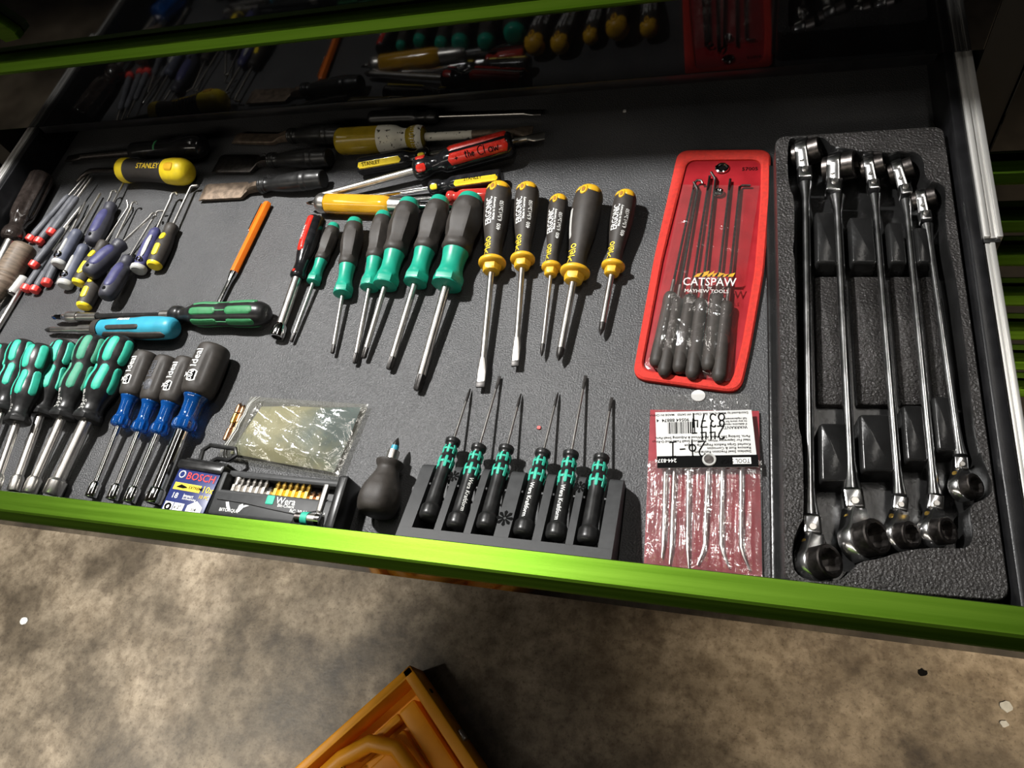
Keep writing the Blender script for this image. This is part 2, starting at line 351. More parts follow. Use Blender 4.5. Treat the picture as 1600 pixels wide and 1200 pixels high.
shell = MB()
shell.box((-2.0, .668, FZ + .08), (1.2, .70, -.075))          # behind the lower drawers
shell.box((-2.0, 1.16, FZ + .08), (1.2, 1.18, .50))
shell.box((-2.0, .645, .490), (1.2, 1.18, .50))
shell.box((-2.02, .645, FZ + .08), (-2.0, 1.18, .50)); shell.box((1.2, .645, FZ + .08), (1.22, 1.18, .50))
shell.box((GX1 + .001, .641, FZ + .1), (.2455, .70, .49)); shell.box((-1.06, .641, FZ + .1), (GX0 - .001, .70, .49))
cab = empty('tool_chest', (0, .9, FZ), 'tall glossy black tool chest with green drawer pulls behind the open drawer', 'tool chest')
def part(mb, name, m, **k):
    o = mb.build(name, m, None, **k); o.parent = cab; o.matrix_parent_inverse = Matrix.Translation((0, -.9, -FZ)); return o
part(shell, 'body_shell', 'shelldark', smooth=False)
wh = MB()
for x in (-1.8, 1.0):
    for y in (.72, 1.1): wh.rings([[(x + dx, y + .04 * math.sin(t), FZ + .04 + .04 * math.cos(t)) for t in [2 * math.pi * i / 16 for i in range(16)]] for dx in (-.015, .015)])
part(wh, 'caster', 'blackplas')
def drawer_front(x0, x1, z0, z1, with_pull=True, bright=None):
    b = MB(); b.box((x0, YF, z0), (x1, YF + .022, z1 - (.013 if with_pull else 0)), .0012); f = part(b, 'drawer_front', 'blackgloss', smooth=False)
    if with_pull:
        q = MB(); pull(q, x0, x1, pull_profile(.640, .622, z1)); o = q.build('drawer_pull', 'green', f, ang=12)
zz = .053
for k in range(4):
    z1 = .1615 + k * .109; drawer_front(GX0, GX1, zz, z1); zz = z1 + .003
z1 = -.066
for k in range(7): drawer_front(GX0, GX1, z1 - .104, z1); z1 -= .107
drawer_front(.2465, 1.19, -.0755, .48, False)
for za, zb in ((-.158, -.083), (-.217, -.164 + .004), (-.300, -.221), (-.38, -.3035), (-.46, -.384), (-.54, -.464), (-.8, -.544)): drawer_front(.2465, 1.19, za, zb - .004)
for za, zb in ((.13, .48), (.03, .126), (-.08, .026), (-.2, -.084), (-.35, -.204), (-.5, -.354), (-.8, -.504)): drawer_front(-1.98, -1.062, za, zb)
# latch at the end of the upper drawer
lt = MB(); a = Vector((-.872, .612, .228)); lt.prism([(-.05, .10), (-.012, .10), (.042, .008), (.040, 0), (.018, -.002), (-.005, .030), (-.05, .05)], 0, .012, .002)
lo_ = lt.build('latch_plate', 'green', None); lo_.parent = cab; lo_.matrix_parent_inverse = Matrix.Translation((0, -.9, -FZ)); lo_.matrix_basis = Matrix.Translation((-.845, .637, .185)) @ Matrix.Rotation(math.radians(90), 4, 'X')
sc = MB(); loft(sc, Prof([(0, .012), (.006, .012), (.009, .009), (.010, .004)]), n=16); so = sc.build('latch_screw', 'green', lo_); so.matrix_basis = Matrix.Translation((-.012, .022, .010)) @ Matrix.Rotation(math.radians(-90), 4, 'Y')

# ---------- the open drawer
ZW = .045; DX0, DX1 = -.930, .1765; DY0, DY1 = .128, .700
dr = empty('open_drawer', (-.38, .38, -.05), 'wide black drawer pulled open with a green metal pull along its front', 'drawer')
def dpart(mb, name, m, **k):
    o = mb.build(name, m, dr, **k); o.matrix_parent_inverse = Matrix.Translation((.38, -.38, .05)); return o
b = MB(); b.box((DX0 - .012, DY0 - .002, -.008), (DX1 + .012, DY1 + .02, -.003)); dpart(b, 'bottom_panel', 'blacksteel', smooth=False)
b = MB(); b.box((DX0, DY0, -.003), (DX1, DY1, 0)); dpart(b, 'liner', 'liner', smooth=False)
for x0, x1 in ((DX1, DX1 + .0105), (DX0 - .0105, DX0)):
    b = MB(); b.box((x0, DY0, -.008), (x1, DY1 + .018, ZW), .002); dpart(b, 'side_wall', 'blacksteel')
b = MB(); b.box((DX0 - .01, DY1, -.008), (DX1 + .01, DY1 + .003, ZW - .004)); dpart(b, 'back_wall', 'blacksteel', smooth=False)
b = MB(); b.box((DX0 + .006, .6405, .0395), (DX1 - .006, .660, .0515), .001); part(b, 'cross_rail', 'blacksteel')
b = MB(); b.box((GX0, .1245, -.052), (GX1, .1275, ZW - .006)); dpart(b, 'drawer_front', 'blackgloss', smooth=False)
q = MB(); pull(q, GX0, GX1, pull_profile(.1365, .1165, .0465)); dpart(q, 'drawer_pull', 'green', ang=12)
for sgn, xe in ((1, DX1 + .0105), (-1, DX0 - .0105)):
    b = MB()
    for o0, o1, zt in ((.0, .0048, ZW + .0015), (.0045, .0095, ZW - .0005), (.0092, .0138, ZW + .0012)):
        xa, xb = sorted((xe + sgn * o0, xe + sgn * o1)); b.box((xa, .427, .004), (xb, .72, zt), .0011)
    dpart(b, 'slide_channel', 'galv')
    b = MB()
    for o0, o1, zt in ((.001, .0048, ZW - .003), (.0046, .0086, ZW - .002)):
        xa, xb = sorted((xe + sgn * o0, xe + sgn * o1)); b.box((xa, .14, .008), (xb, .430, zt), .001)
    dpart(b, 'slide_rail', 'galv')
    b = MB(); xa, xb = sorted((xe, xe + sgn * .0125)); b.box((xa, .4235, .010), (xb, .4275, ZW - .0015), .001); dpart(b, 'slide_stop', 'blackplas')

# ------------------------------------------------------------------ tool builders
def facets(n, amt, x0, x1, ph=0):
    def f(x, p):
        w = max(0.0, min(1.0, (x - x0) / .06)) * max(0.0, min(1.0, (x1 - x) / .06))
        return 1 - amt * w * (0.5 + 0.5 * math.cos(n * (p + ph)))
    return f
def hexm(x0, x1, n=6):
    def f(x, p):
        if x0 < x < x1:
            a = (p + math.pi / n) % (2 * math.pi / n) - math.pi / n; return min(1.0, math.cos(math.pi / n) / math.cos(a) * 1.03)
        return 1
    return f
def star(mb, x0, x1, r, lobes=6, amt=.22):
    m = lambda x, p: 1 - amt * (0.5 + 0.5 * math.cos(lobes * p)); return loft(mb, Prof([(x0, r), (x0 + (x1 - x0) * .06, r), (x1 - r * .4, r), (x1, r * .7)], m=m), n=lobes * 6, sub=1)
def phillips(mb, x0, x1, r):
    def m(x, p): return 1 - .42 * (0.5 - 0.5 * math.cos(4 * p)) * min(1, max(0, (x - x0) / (x1 - x0) * 1.4 - .3))
    return loft(mb, Prof([(x0, r), (x0 + (x1 - x0) * .45, r * .98), (x1 - r * .6, r * .45), (x1, r * .12)], m=m), n=24, sub=3)
def phillips_rev(mb, x0, x1, r):
    k = MB(); phillips(k, 0, abs(x1 - x0), r); return mb.add([(x0 - v[0], v[1], v[2]) for v in k.v], k.f)
def flat_tip(mb, x0, x1, r, w, t=.0009, ang=0):
    """round shank flattened to a blade of half width w and half thickness t, blade lying flat"""
    rs = []
    for f, a, b in ((0, r, r), (.35, w * 1.06, r * .55), (.6, w * 1.08, r * .38), (1, w, t)):
        x = x0 + (x1 - x0) * f; rs.append([(x, math.copysign(abs(math.cos(q)) ** (1 - .55 * f), math.cos(q)) * a, math.copysign(abs(math.sin(q)) ** (1 - .55 * f), math.sin(q)) * b) for q in [2 * math.pi * j / 16 + .2 for j in range(16)]])
    return mb.rings(rs)
def shank(t, L0, L1, r, m='steel', n=12):
    b = MB(); rod(b, L0, L1, r, n); return b.build('shank', m, t)

# --- green capped grip drivers (star tips)
def grip_driver(pa, pb, hl, w, label, sr, tl):
    R = w / 2; A, B = lay(pa, pb, R, .3 * hl / .2, .0035); t, T = tool('star_tip_screwdriver', A, B, label, 'screwdriver', 'teal and charcoal screwdrivers in the middle row', random.uniform(-.3, .3))
    mf = facets(6, .13, .15, .60)
    pr = Prof([(0, .30), (.006, .48), (.02, .62), (.055, .70), (.10, .78), (.17, .90), (.26, .99), (.32, 1), (.40, .94), (.475, .84), (.53, .85), (.575, .86), (.61, .80), (.63, .70)], hl, R, mf)
    b = MB(); loft(b, pr, 0, .085 * hl, cap1=False); b.build('end_cap', 'teal', t)
    b = MB(); loft(b, pr, .085 * hl, cap0=False); b.build('grip', 'rubber', t)
    pc = Prof([(.61, .71), (.64, .70), (.72, .63), (.79, .62), (.86, .70), (.905, .83), (.925, .86), (.965, .86), (.985, .80), (1, .45)], hl, R, hexm(.88, .98))
    b = MB(); loft(b, pc); b.build('collar', 'teal', t)
    if w > .043:
        b = MB(); wrap_text(b, pc, '6', hl * .075, hl * .70, .05, -1); wrap_text(b, pc, '367 TX', hl * .045, hl * .83, .28, -1); b.build('lettering', 'white', t)
    shank(t, hl * .97, T - tl, sr); b = MB(); star(b, T - tl, T, sr * .98); b.build('tip', 'tipsteel', t)
    return t
WD = 'teal capped charcoal screwdriver'
grip_driver((524, 351), (456, 535), .080, .0190, 'smallest %s, beside the red and black nut driver' % WD, .0022, .010)
grip_driver((557, 345), (521, 554), .100, .0245, '%s second in the row, with the lowest collar' % WD, .0023, .010)
grip_driver((601, 334), (555, 569), .100, .0245, '%s third in the row, tip close beside the fourth tip' % WD, .0027, .011)
grip_driver((643, 316), (570, 562), .111, .0312, '%s fourth in the row, cap touching the amber driver' % WD, .0030, .011)
grip_driver((690, 312), (609, 579), .110, .0308, '%s fifth in the row, next to the largest one' % WD, .0036, .013)
grip_driver((738, 309), (653, 612), .112, .0385, 'largest %s, beside the yellow ended drivers' % WD, .0045, .016)

# --- yellow ended drivers
def ergo_driver(pa, pb, hl, w, label, sr, kind, size, sticker=False, txt=True):
    R = w / 2; A, B = lay(pa, pb, R * 1.02, .25 * hl / .22, .004); t, T = tool('ergonomic_screwdriver', A, B, label, 'screwdriver', 'yellow ended screwdrivers in the middle row')
    mf = facets(3, .05, .10, .80, .5)
    pr = Prof([(0, .25), (.008, .48), (.03, .72), (.07, .88), (.13, .97), (.22, 1), (.34, .98), (.48, .88), (.60, .74), (.70, .64), (.78, .60), (.84, .62), (.87, .64)], hl, R, mf)
    b = MB(); loft(b, pr, 0, .075 * hl, cap1=False); c = b.build('end_cap', 'yellow', t)
    b = MB(); loft(b, pr, .075 * hl, cap0=False); b.build('grip', 'rubber', t)
    b = MB(); pad(b, pr, .105 * hl, .055 * hl, -.22, .30 * R, .0007, k=.1); pad(b, pr, .085 * hl, .035 * hl, .55, .5 * R, .0005, k=.1); pad(b, pr, .075 * hl, .03 * hl, -.9, .35 * R, .0005, k=.1); b.build('cap_tongue', 'yellow', c)
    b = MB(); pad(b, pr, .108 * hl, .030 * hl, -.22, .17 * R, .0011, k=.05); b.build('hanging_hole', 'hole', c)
    pc = Prof([(.855, .60), (.87, .84), (.885, .95), (.905, .95), (.92, .82), (.93, .66), (.935, .66), (.985, .60), (1, .35)], hl, R, hexm(.928, .99))
    b = MB(); loft(b, pc); b.build('collar', 'yellow', t)
    b = MB(); wrap_text(b, pr, '>felo', hl * .120, hl * .840, -.10, -1, sx=.74); b.build('lettering', 'yprint', t)
    if txt:
        b = MB(); wrap_text(b, pr, 'ERGONIC', hl * .098, hl * .53, -.14, -1, sx=.68); wrap_text(b, pr, 'Made in Germany', hl * .034, hl * .50, .14, -1); wrap_text(b, pr, '400  6,5x1,2x150', hl * .052, hl * .60, .72, -1, sx=.85); b.build('lettering', 'white', t)
    if sticker:
        b = MB(); pad(b, pr, .43 * hl, .16 * hl, -1.05, .16 * R, .0003, k=.97); b.build('sticker', 'lightgrey', t)
    if kind == 'flat':
        shank(t, hl * .98, T - .030, sr); b = MB(); flat_tip(b, T - .030, T - .006, sr, size, .0011); b.build('blade', 'steel', t)
        b = MB(); b.box((T - .0062, -size, -.0011), (T, size, .0011), .0003); b.build('tip', 'tipsteel', t)
    else:
        shank(t, hl * .98, T - .013, sr); b = MB(); phillips(b, T - .013, T, sr); b.build('tip', 'tipsteel', t)
    return t
ED = 'yellow ended charcoal screwdriver'
ergo_driver((782, 292), (752, 608), .113, .0295, '%s with the longest shank and a wide flat blade' % ED, .0033, 'flat', .0042)
ergo_driver((826, 292), (806, 575), .107, .0262, '%s with a bright flat blade, second of five' % ED, .0030, 'flat', .0036)
ergo_driver((875, 309), (847, 559), .100, .0210, '%s with the thinnest shank, middle of five' % ED, .0021, 'ph', 0)
ergo_driver((924, 299), (874, 568), .113, .0305, '%s with the widest collar and a pale sticker on its side' % ED, .0036, 'ph', 0, True, False)
ergo_driver((980, 304), (939, 527), .100, .0238, '%s with the shortest shank, beside the red pouch' % ED, .0030, 'ph', 0)

# --- red and black nut driver
def red_nut():
    A, B = lay((497, 343), (433, 528), .0112, .25, .0070); t, T = tool('nut_driver', A, B, 'black nut driver with a red side panel beside the smallest teal driver', 'nut driver', roll=-.2)
    hl = .082; pr = Prof([(0, .75), (.03, .95), (.1, 1), (.45, 1), (.62, .86), (.78, .66), (.88, .68), (.93, .78), (.97, .76), (1, .5)], hl, .0112, facets(6, .08, .02, .6))
    b = MB(); loft(b, pr); b.build('handle', 'blackshine', t)
    b = MB(); pad(b, pr, .32 * hl, .30 * hl, -.45, .0048, .0008, k=.9); b.build('side_panel', 'red', t)
    b = MB(); pad(b, pr, .93 * hl, .025 * hl, -.30, .002, .0006); b.build('size_dot', 'red', t)
    b = MB(); wrap_text(b, pr, '13/32 IN.', .0052, .45 * hl, -.45, -1, .0010); b.build('lettering', 'white', t)
    shank(t, hl * .98, T - .012, .0052); b = MB(); p2 = Prof([(T - .016, .0052), (T - .012, .0075), (T - .001, .0078), (T, .0072), (T, .0052), (T - .008, .0050)]);
    n = 18; b.rings([[(x, r * math.sin(a), r * math.cos(a)) for a in [2 * math.pi * j / n for j in range(n)]] for x, r in ((T - .016, .0052), (T - .012, .0075), (T - .001, .0078), (T, .0072), (T, .0054), (T - .008, .0052))], True, False, True)
    b.build('socket', 'chrome', t)
red_nut()

# --- teal pad nut drivers (bottom corner)
def socket_end(t, T, r, m, ln=.014):
    b = MB(); n = 20
    b.rings([[(x, q * math.sin(a), q * math.cos(a)) for a in [2 * math.pi * j / n for j in range(n)]] for x, q in ((T - ln - .003, r * .74), (T - ln, r), (T - .0008, r), (T, r * .94), (T, r * .72), (T - .009, r * .70))], True, True, True); return b.build('socket', m, t)
def pad_nut(pa, pb, hl, w, label, sr, so, padm='tealpad', roll=0.0, base=0.0):
    R = w / 2; A, B = lay(pa, pb, R, .3 * hl / .19, so, base); t, T = tool('nut_driver', A, B, label, 'nut driver', 'black nut drivers with green pads in the corner', roll)
    pr = Prof([(0, .40), (.015, .62), (.05, .82), (.13, .96), (.22, 1), (.30, .94), (.38, .84), (.44, .82), (.52, .90), (.60, .93), (.68, .86), (.76, .72), (.83, .64), (.88, .66), (.93, .80), (.96, .84), (.985, .82), (1, .5)], hl, R, hexm(.92, 1.0))
    b = MB(); loft(b, pr); b.build('handle', 'blackplas', t)
    for k in range(6):
        ph = math.radians(-60 + 60 * k + 14)
        if math.cos(ph) < -.4: continue
        b = MB(); pad(b, pr, .20 * hl, .155 * hl, ph, R * .32, .0007); pad(b, pr, .53 * hl, .155 * hl, ph + .16, R * .30, .0007); b.build('grip_pad', padm, t)
    b = MB(); wrap_text(b, pr, 'Wera', hl * .10, hl * .92, -.25, -1); wrap_text(b, pr, '395', hl * .075, hl * .90, .12, -1); wrap_text(b, pr, 'o', hl * .10, hl * .74, -.30, -1); b.build('lettering', 'lightgrey', t)
    shank(t, hl * .98, T - .010, sr, n=18); socket_end(t, T, so, 'steel'); return t
ND = 'black nut driver with teal grip pads'
pad_nut((12, 541), (-62, 762), .090, .0295, '%s cut off by the edge of the picture' % ND, .0036, .0055)
pad_nut((42, 534), (-36, 763), .090, .0295, '%s second from the picture edge' % ND, .0036, .0055)
pad_nut((68, 540), (-10, 766), .094, .0305, '%s third from the picture edge' % ND, .0040, .0060, roll=.25, base=.016)
pad_nut((106, 534), (22, 768), .093, .0288, '%s fourth from the picture edge' % ND, .0046, .0064)
pad_nut((155, 527), (47, 771), .100, .0332, 'black nut driver with dull dusty green grip pads', .0050, .0072, 'tealdull')
pad_nut((197, 529), (82, 774), .100, .0350, '%s and the widest socket of its row' % ND, .0064, .0092)

# --- blue collar nut drivers
def blue_nut(pa, pb, hl, w, label, sr, so, bright=True):
    R = w / 2; A, B = lay(pa, pb, R, .25 * hl / .17, so); t, T = tool('nut_driver', A, B, label, 'nut driver', 'charcoal nut drivers with clear blue collars')
    def gm(x, p):
        g = 0
        for c in (-.9, .55, 2.0, 3.5, 4.9): g = max(g, math.exp(-(((p - c + math.pi) % (2 * math.pi) - math.pi) / .10) ** 2))
        return 1 - .07 * g * (1 if .12 < x < .5 else 0)
    pr = Prof([(0, .55), (.012, .78), (.04, .90), (.10, .95), (.25, 1), (.42, 1), (.52, .95), (.58, .86), (.60, .74)], hl, R, gm)
    b = MB(); loft(b, pr, n=48); b.build('grip', 'rubber', t)
    pc = Prof([(.58, .66), (.61, .70), (.64, .60), (.70, .52), (.80, .50), (.86, .56), (.89, .66), (.93, .68), (.97, .66), (1, .40)], hl, R, facets(10, .10, .82, 1.02))
    b = MB(); loft(b, pc, n=40); b.build('collar', 'bluclear', t)
    b = MB(); ph = .10
    wrap_text(b, pr, 'Ideal', hl * .125, hl * .335, ph, -1, .0005, .95)
    lg = MB(); fw = .0050 * R / .0134
    pad(b, pr, .43 * hl, .085 * hl, ph - .10, fw, .0003, k=.98, nu=4)
    pad(lg, pr, .43 * hl, .075 * hl, ph - .10, fw * .84, .0005, k=.98, nu=4); lg.build('logo_ground', 'ink' if bright else 'greyplas', t)
    wrap_text(b, pr, 'IDEAL', hl * .070, hl * .500, ph + .02, -1, .0009, .70); wrap_text(b, pr, 'x', hl * .12, hl * .455, ph - .28, -1, .0009, 1.0)
    b.build('lettering', 'white' if bright else 'greyplas', t)
    shank(t, hl * .97, T - .010, sr, 'chrome', 18); socket_end(t, T, so, 'chrome', .013)
BD = 'charcoal nut driver with a clear blue collar'
blue_nut((232, 553), (143, 778), .086, .0268, '%s nearest the teal pad drivers' % BD, .0033, .0058)
blue_nut((264, 560), (176, 782), .086, .0262, '%s and worn off lettering' % BD, .0033, .0060, False)
blue_nut((296, 562), (203, 786), .086, .0268, '%s squeezed beside the largest blue collared one' % BD, .0038, .0064)
blue_nut((339, 543), (240, 788), .095, .0352, 'largest %s, beside the navy labelled box' % BD, .0068, .0085)

# --- green flexible driver, cyan driver, pencil magnet
def flex_driver():
    A, B = P(420, 490, .0145), P(80, 496, .010); t, T = tool('bit_driver', A, B, 'black bit driver with green pads and a long black shaft lying crosswise', 'screwdriver', roll=.1)
    hl = .126; pr = Prof([(0, .45), (.02, .70), (.07, .90), (.16, 1), (.30, .98), (.42, .90), (.52, .90), (.62, .94), (.74, .84), (.82, .60), (.87, .56), (.90, .72), (.95, .74), (1, .5)], hl, .0142)
    b = MB(); loft(b, pr); b.build('handle', 'blackplas', t)
    for k in range(5):
        ph = math.radians(-120 + 60 * k + 20); b = MB(); pad(b, pr, .23 * hl, .14 * hl, ph, .0050, .0007); pad(b, pr, .60 * hl, .14 * hl, ph, .0047, .0007); pad(b, pr, .42 * hl, .06 * hl, ph, .0010, .0006); b.build('grip_pad', 'greenpad', t)
    b = MB(); rod(b, hl * .98, hl + .013, .0055); b.build('collar', 'steel', t)
    b = MB(); rod(b, hl + .012, T - .068, .0034); b.build('shaft', 'blackplas', t)
    b = MB(); loft(b, Prof([(T - .07, .0048), (T - .042, .0048), (T - .0415, .0062), (T - .028, .0066), (T - .022, .0042), (T - .018, .0034)])); b.build('bit_holder', 'steel', t)
    b = MB(); loft(b, Prof([(T - .022, .0032), (T - .006, .0032), (T - .004, .0018)], m=hexm(-9, 9)), n=24); phillips(b, T - .005, T, .002); b.build('bit', 'chrome', t)
flex_driver()
def cyan_driver():
    A, B = P(277, 514, .0145), P(72, 517, .006); t, T = tool('screwdriver', A, B, 'cyan blue handled screwdriver with black grip strips, lying crosswise', 'screwdriver', roll=.1)
    hl = .115; pr = Prof([(0, .50), (.02, .72), (.07, .88), (.18, .96), (.35, .98), (.5, .90), (.7, .86), (.85, .80), (.95, .74), (1, .6)], hl, .0140, facets(6, .06, .05, .95))
    b = MB(); loft(b, pr, 0, .94 * hl); b.build('handle', 'cyan', t)
    for ph, x, l in ((.50, .56, .22), (1.35, .45, .40), (-1.2, .5, .40)):
        b = MB(); pad(b, pr, x * hl, l * hl, ph, .0030 if ph == .5 else .005, .0010, k=.8); b.build('grip_strip', 'rubber', t)
    b = MB(); loft(b, Prof([(.90 * hl, .0118), (.98 * hl, .0110), (hl, .008)]), n=24); b.build('collar', 'rubber', t)
    b = MB(); wrap_text(b, pr, 'Makita', .0068, .66 * hl, -.25, -1, .0004); b.build('lettering', 'white', t)
    b = MB(); rod(b, hl * .98, T - .055, .0052); b.build('shank_sleeve', 'steel', t); shank(t, T - .056, T - .012, .0036); b = MB(); phillips(b, T - .013, T, .0034); b.build('tip', 'tipsteel', t)
cyan_driver()
def pencil():
    A, B = P(419, 317, .0050), P(340, 478, .0050); t, T = tool('pickup_pencil', A, B, 'slim orange pencil tool with a silver pocket clip and silver neck', 'magnet pencil')
    b = MB(); loft(b, Prof([(0, .0035), (.002, .0049), (.104, .0049), (.1045, .0043)], m=hexm(-9, 9)), n=24, sub=1); b.build('barrel', 'orange', t)
    b = MB(); b.box((.004, -.0062, .0020), (.046, -.0042, .0046), .0008); b.build('clip', 'chrome', t)
    b = MB(); loft(b, Prof([(.104, .0046), (.110, .0042), (.118, .0030), (T, .0028)]), n=14); b.build('neck', 'chrome', t)
pencil()

# --- chisels and the dark driver at the back
def chisel(pa, pb, label, w, bl, base=0.0, bm='oldsteel', taper=0):
    A, B = P(*pa, .0128), P(*pb, .004); t, T = tool('wood_chisel', A, B, label, 'chisel', 'old chisels at the back of the drawer')
    hl = T - bl - .022; pr = Prof([(0, .78), (.015, .86), (.10, .90), (.22, .98), (.24, .94), (.30, 1), (.32, .97), (.5, .92), (.72, .72), (.82, .62), (.86, .66), (.88, .76), (.90, .72), (.92, .78), (.94, .74), (.96, .76), (1, .5)], hl, .0126)
    b = MB(); loft(b, pr); b.build('handle', 'blackplas', t)
    b = MB(); rs = []
    for x, a, c, dz in ((hl - .004, .005, .005, 0), (hl + .006, .0048, .0048, 0), (hl + .016, .0055, .0035, -.002), (hl + .024, w, .0022, -.004), (T - .012, w, .0020, -.001), (T - .008, w, .0018, 0), (T, w - taper, .0004, -.0012)):
        rs.append([(x, a * sy, c * sz + dz) for sy, sz in ((-1, -1), (1, -1), (1, .5), (.8, 1), (-.8, 1), (-1, .5))])
    b.rings(rs); b.build('blade', bm, t, ang=30)
CD = 'black handled chisel'
chisel((537, 211), (366, 217), '%s with a narrow rusty blade, farthest back of three' % CD, .0085, .068)
chisel((516, 247), (338, 257), '%s with a wide dark blade, middle of three' % CD, .0150, .062, bm='darksteel')
chisel((507, 281), (316, 302), '%s with a rusty brown blade, nearest of three' % CD, .0130, .065)
def big_dark():
    A, B = P(322, 229, .0172), P(106, 249, .006); t, T = tool('large_screwdriver', A, B, 'large all black screwdriver in the dark back corner behind the yellow ended pick', 'screwdriver')
    hl = .125; pr = Prof([(0, .40), (.02, .70), (.07, .92), (.15, 1), (.28, .95), (.45, .80), (.6, .78), (.8, .82), (.95, .80), (1, .5)], hl, .0160, facets(6, .05, .3, .9))
    b = MB(); loft(b, pr); b.build('handle', 'blackshine', t); b = MB(); pad(b, pr, .60 * hl, .012 * hl, .0, .012, .0004, k=.9); b.build('green_glint', 'greenpad', t)  # green glint on the black handle, laid on as a coloured pad
    shank(t, hl * .98, T - .03, .0050, 'darksteel'); b = MB(); flat_tip(b, T - .03, T, .005, .006); b.build('tip', 'darksteel', t)
big_dark()
def yellow_pick():
    A, B = P(299, 271, .0172), P(134, 267, .012); t, T = tool('offset_awl', A, B, 'thick black handled pick with yellow end cap and bent shank', 'pick tool', roll=0)
    hl = .118; pr = Prof([(0, .50), (.03, .78), (.10, .98), (.2, 1), (.32, .92), (.45, .84), (.6, .80), (.75, .82), (.85, .90), (.93, .96), (.97, .90), (1, .4)], hl, .0172)
    b = MB(); loft(b, pr, 0, .30 * hl, cap1=False); b.build('end_cap', 'yellowb', t)
    b = MB(); loft(b, pr, .30 * hl, .86 * hl, cap0=False, cap1=False); b.build('grip', 'rubber', t)
    b = MB(); loft(b, pr, .86 * hl, cap0=False); b.build('collar', 'yellowb', t)
    b = MB(); pad(b, pr, .17 * hl, .06 * hl, .38, .006, .0009, k=.5); b.build('cap_recess', 'yellow', t)
    b = MB()
    for i in range(7): pad(b, pr, (.36 + i * .045) * hl, .012 * hl, -.35, .006, .0008, nu=4)
    b.build('grip_ridge', 'blackplas', t)
    b = MB(); wrap_text(b, pr, 'STANLEY', .0100, .66 * hl, .52, -1, .0004); b.build('lettering', 'yprint', t)
    b = MB(); b.tube([(hl * .98, 0, 0), (T - .012, 0, -.002), (T - .003, .001, -.004), (T + .006, .006, -.006), (T + .012, .014, -.008)], [.0042, .0036, .003, .0025, .0015]); b.build('bent_shank', 'darksteel', t)
yellow_pick()

# --- the jumble behind the middle row
def fluted(name, pa, zA, pb, zB, hl, R, hm, label, sr, tip='flat', tw=.004, fl=8, famt=.10, inlay=None, neck=None, text=None, td=1, tm='ink', sm='steel', cat='screwdriver', endm=None):
    A, B = P(*pa, zA), P(*pb, zB); t, T = tool(name, A, B, label, cat)
    pr = Prof([(0, .70), (.02, .88), (.06, 1), (.55, 1), (.66, .95), (.74, .70), (.80, .66), (.86, .84), (.92, .88), (.97, .80), (1, .5)], hl, R, facets(fl, famt, .02, .70))
    b = MB(); loft(b, pr, n=48); b.build('handle', hm, t)
    if inlay:
        for ph, m_ in inlay:
            b = MB(); pad(b, pr, .33 * hl, .30 * hl, ph, R * (.50 if m_ == 'red' else .36), .0010, k=.9); b.build('side_panel', m_, t)
            b = MB(); pad(b, pr, .90 * hl, .05 * hl, ph, R * .34, .0009, k=.5); b.build('neck_panel', m_, t)
    if text:
        b = MB()
        for tt, sz, x, ph in text: (pen_wrap(b, pr, tt, sz, x * hl, ph, td) if tt in ('the', 'Claw') else wrap_text(b, pr, tt, sz, x * hl, ph, td, .0012))
        b.build('lettering', tm, t)
    if tip == 'flat':
        shank(t, hl * .97, T - .02, sr, sm); b = MB(); flat_tip(b, T - .02, T, sr, tw); b.build('tip', sm, t)
    else:
        shank(t, hl * .97, T - .012, sr, sm); b = MB(); phillips(b, T - .012, T, sr); b.build('tip', 'tipsteel', t)
    return t, pr, T
t, pr, T = fluted('painted_screwdriver', (529, 224), .0165, (833, 208), .006, .112, .0160, 'olive', 'amber handled flat screwdriver with chipped white paint on its neck', .0046, 'flat', .0078, 6, .06, sm='oldsteel')
b = MB(); loft(b, Prof([(.50 * .112, .0162), (.60 * .112, .0160), (.68 * .112, .0152), (.76 * .112, .0115), (.82 * .112, .0110), (.88 * .112, .0138), (.95 * .112, .0142), (.99 * .112, .0125)]), n=28, cap0=False, cap1=False); b.build('paint_coat', 'paint', t)
b = MB(); b.tube([(.113, 0, 0), (.17, 0, 0)], .0049); b.build('paint_coat', 'paint', t)
fluted('yellow_panel_screwdriver', (560, 261), .0115, (851, 212), .010, .090, .0112, 'blackshine', 'black handled flat screwdriver with a yellow panel under the red handle', .0034, 'flat', .0058, 8, .10, [(-.75, 'yellowb')], text=[('STANLEY', .0055, .10, -.85)], td=1)
fluted('red_screwdriver', (803, 224), .0205, (492, 309), .010, .118, .0150, 'blackshine', 'thick red and black screwdriver with handwriting on its handle', .0042, 'ph', 0, 6, .07, [(.78, 'red'), (-.42, 'red')], text=[('the', .0065, .46, .92), ('Claw', .0095, .33, 1.02), ('+', .008, .56, 1.0)], td=-1)
fluted('yellow_panel_screwdriver', (786, 279), .0105, (545, 314), .004, .086, .0102, 'blackshine', 'slim black handled screwdriver with a yellow panel below the red handled one', .0033, 'ph', 0, 8, .10, [(.70, 'yellowb')], text=[('STANLEY', .005, .48, .56)], td=-1, sm='chrome')
fluted('pocket_screwdriver', (765, 307), .0085, (612, 314), .0035, .050, .0085, 'redclear', 'small clear red screwdriver lying behind the largest teal capped ones', .0023, 'flat', .0025, 6, .10, sm='chrome')
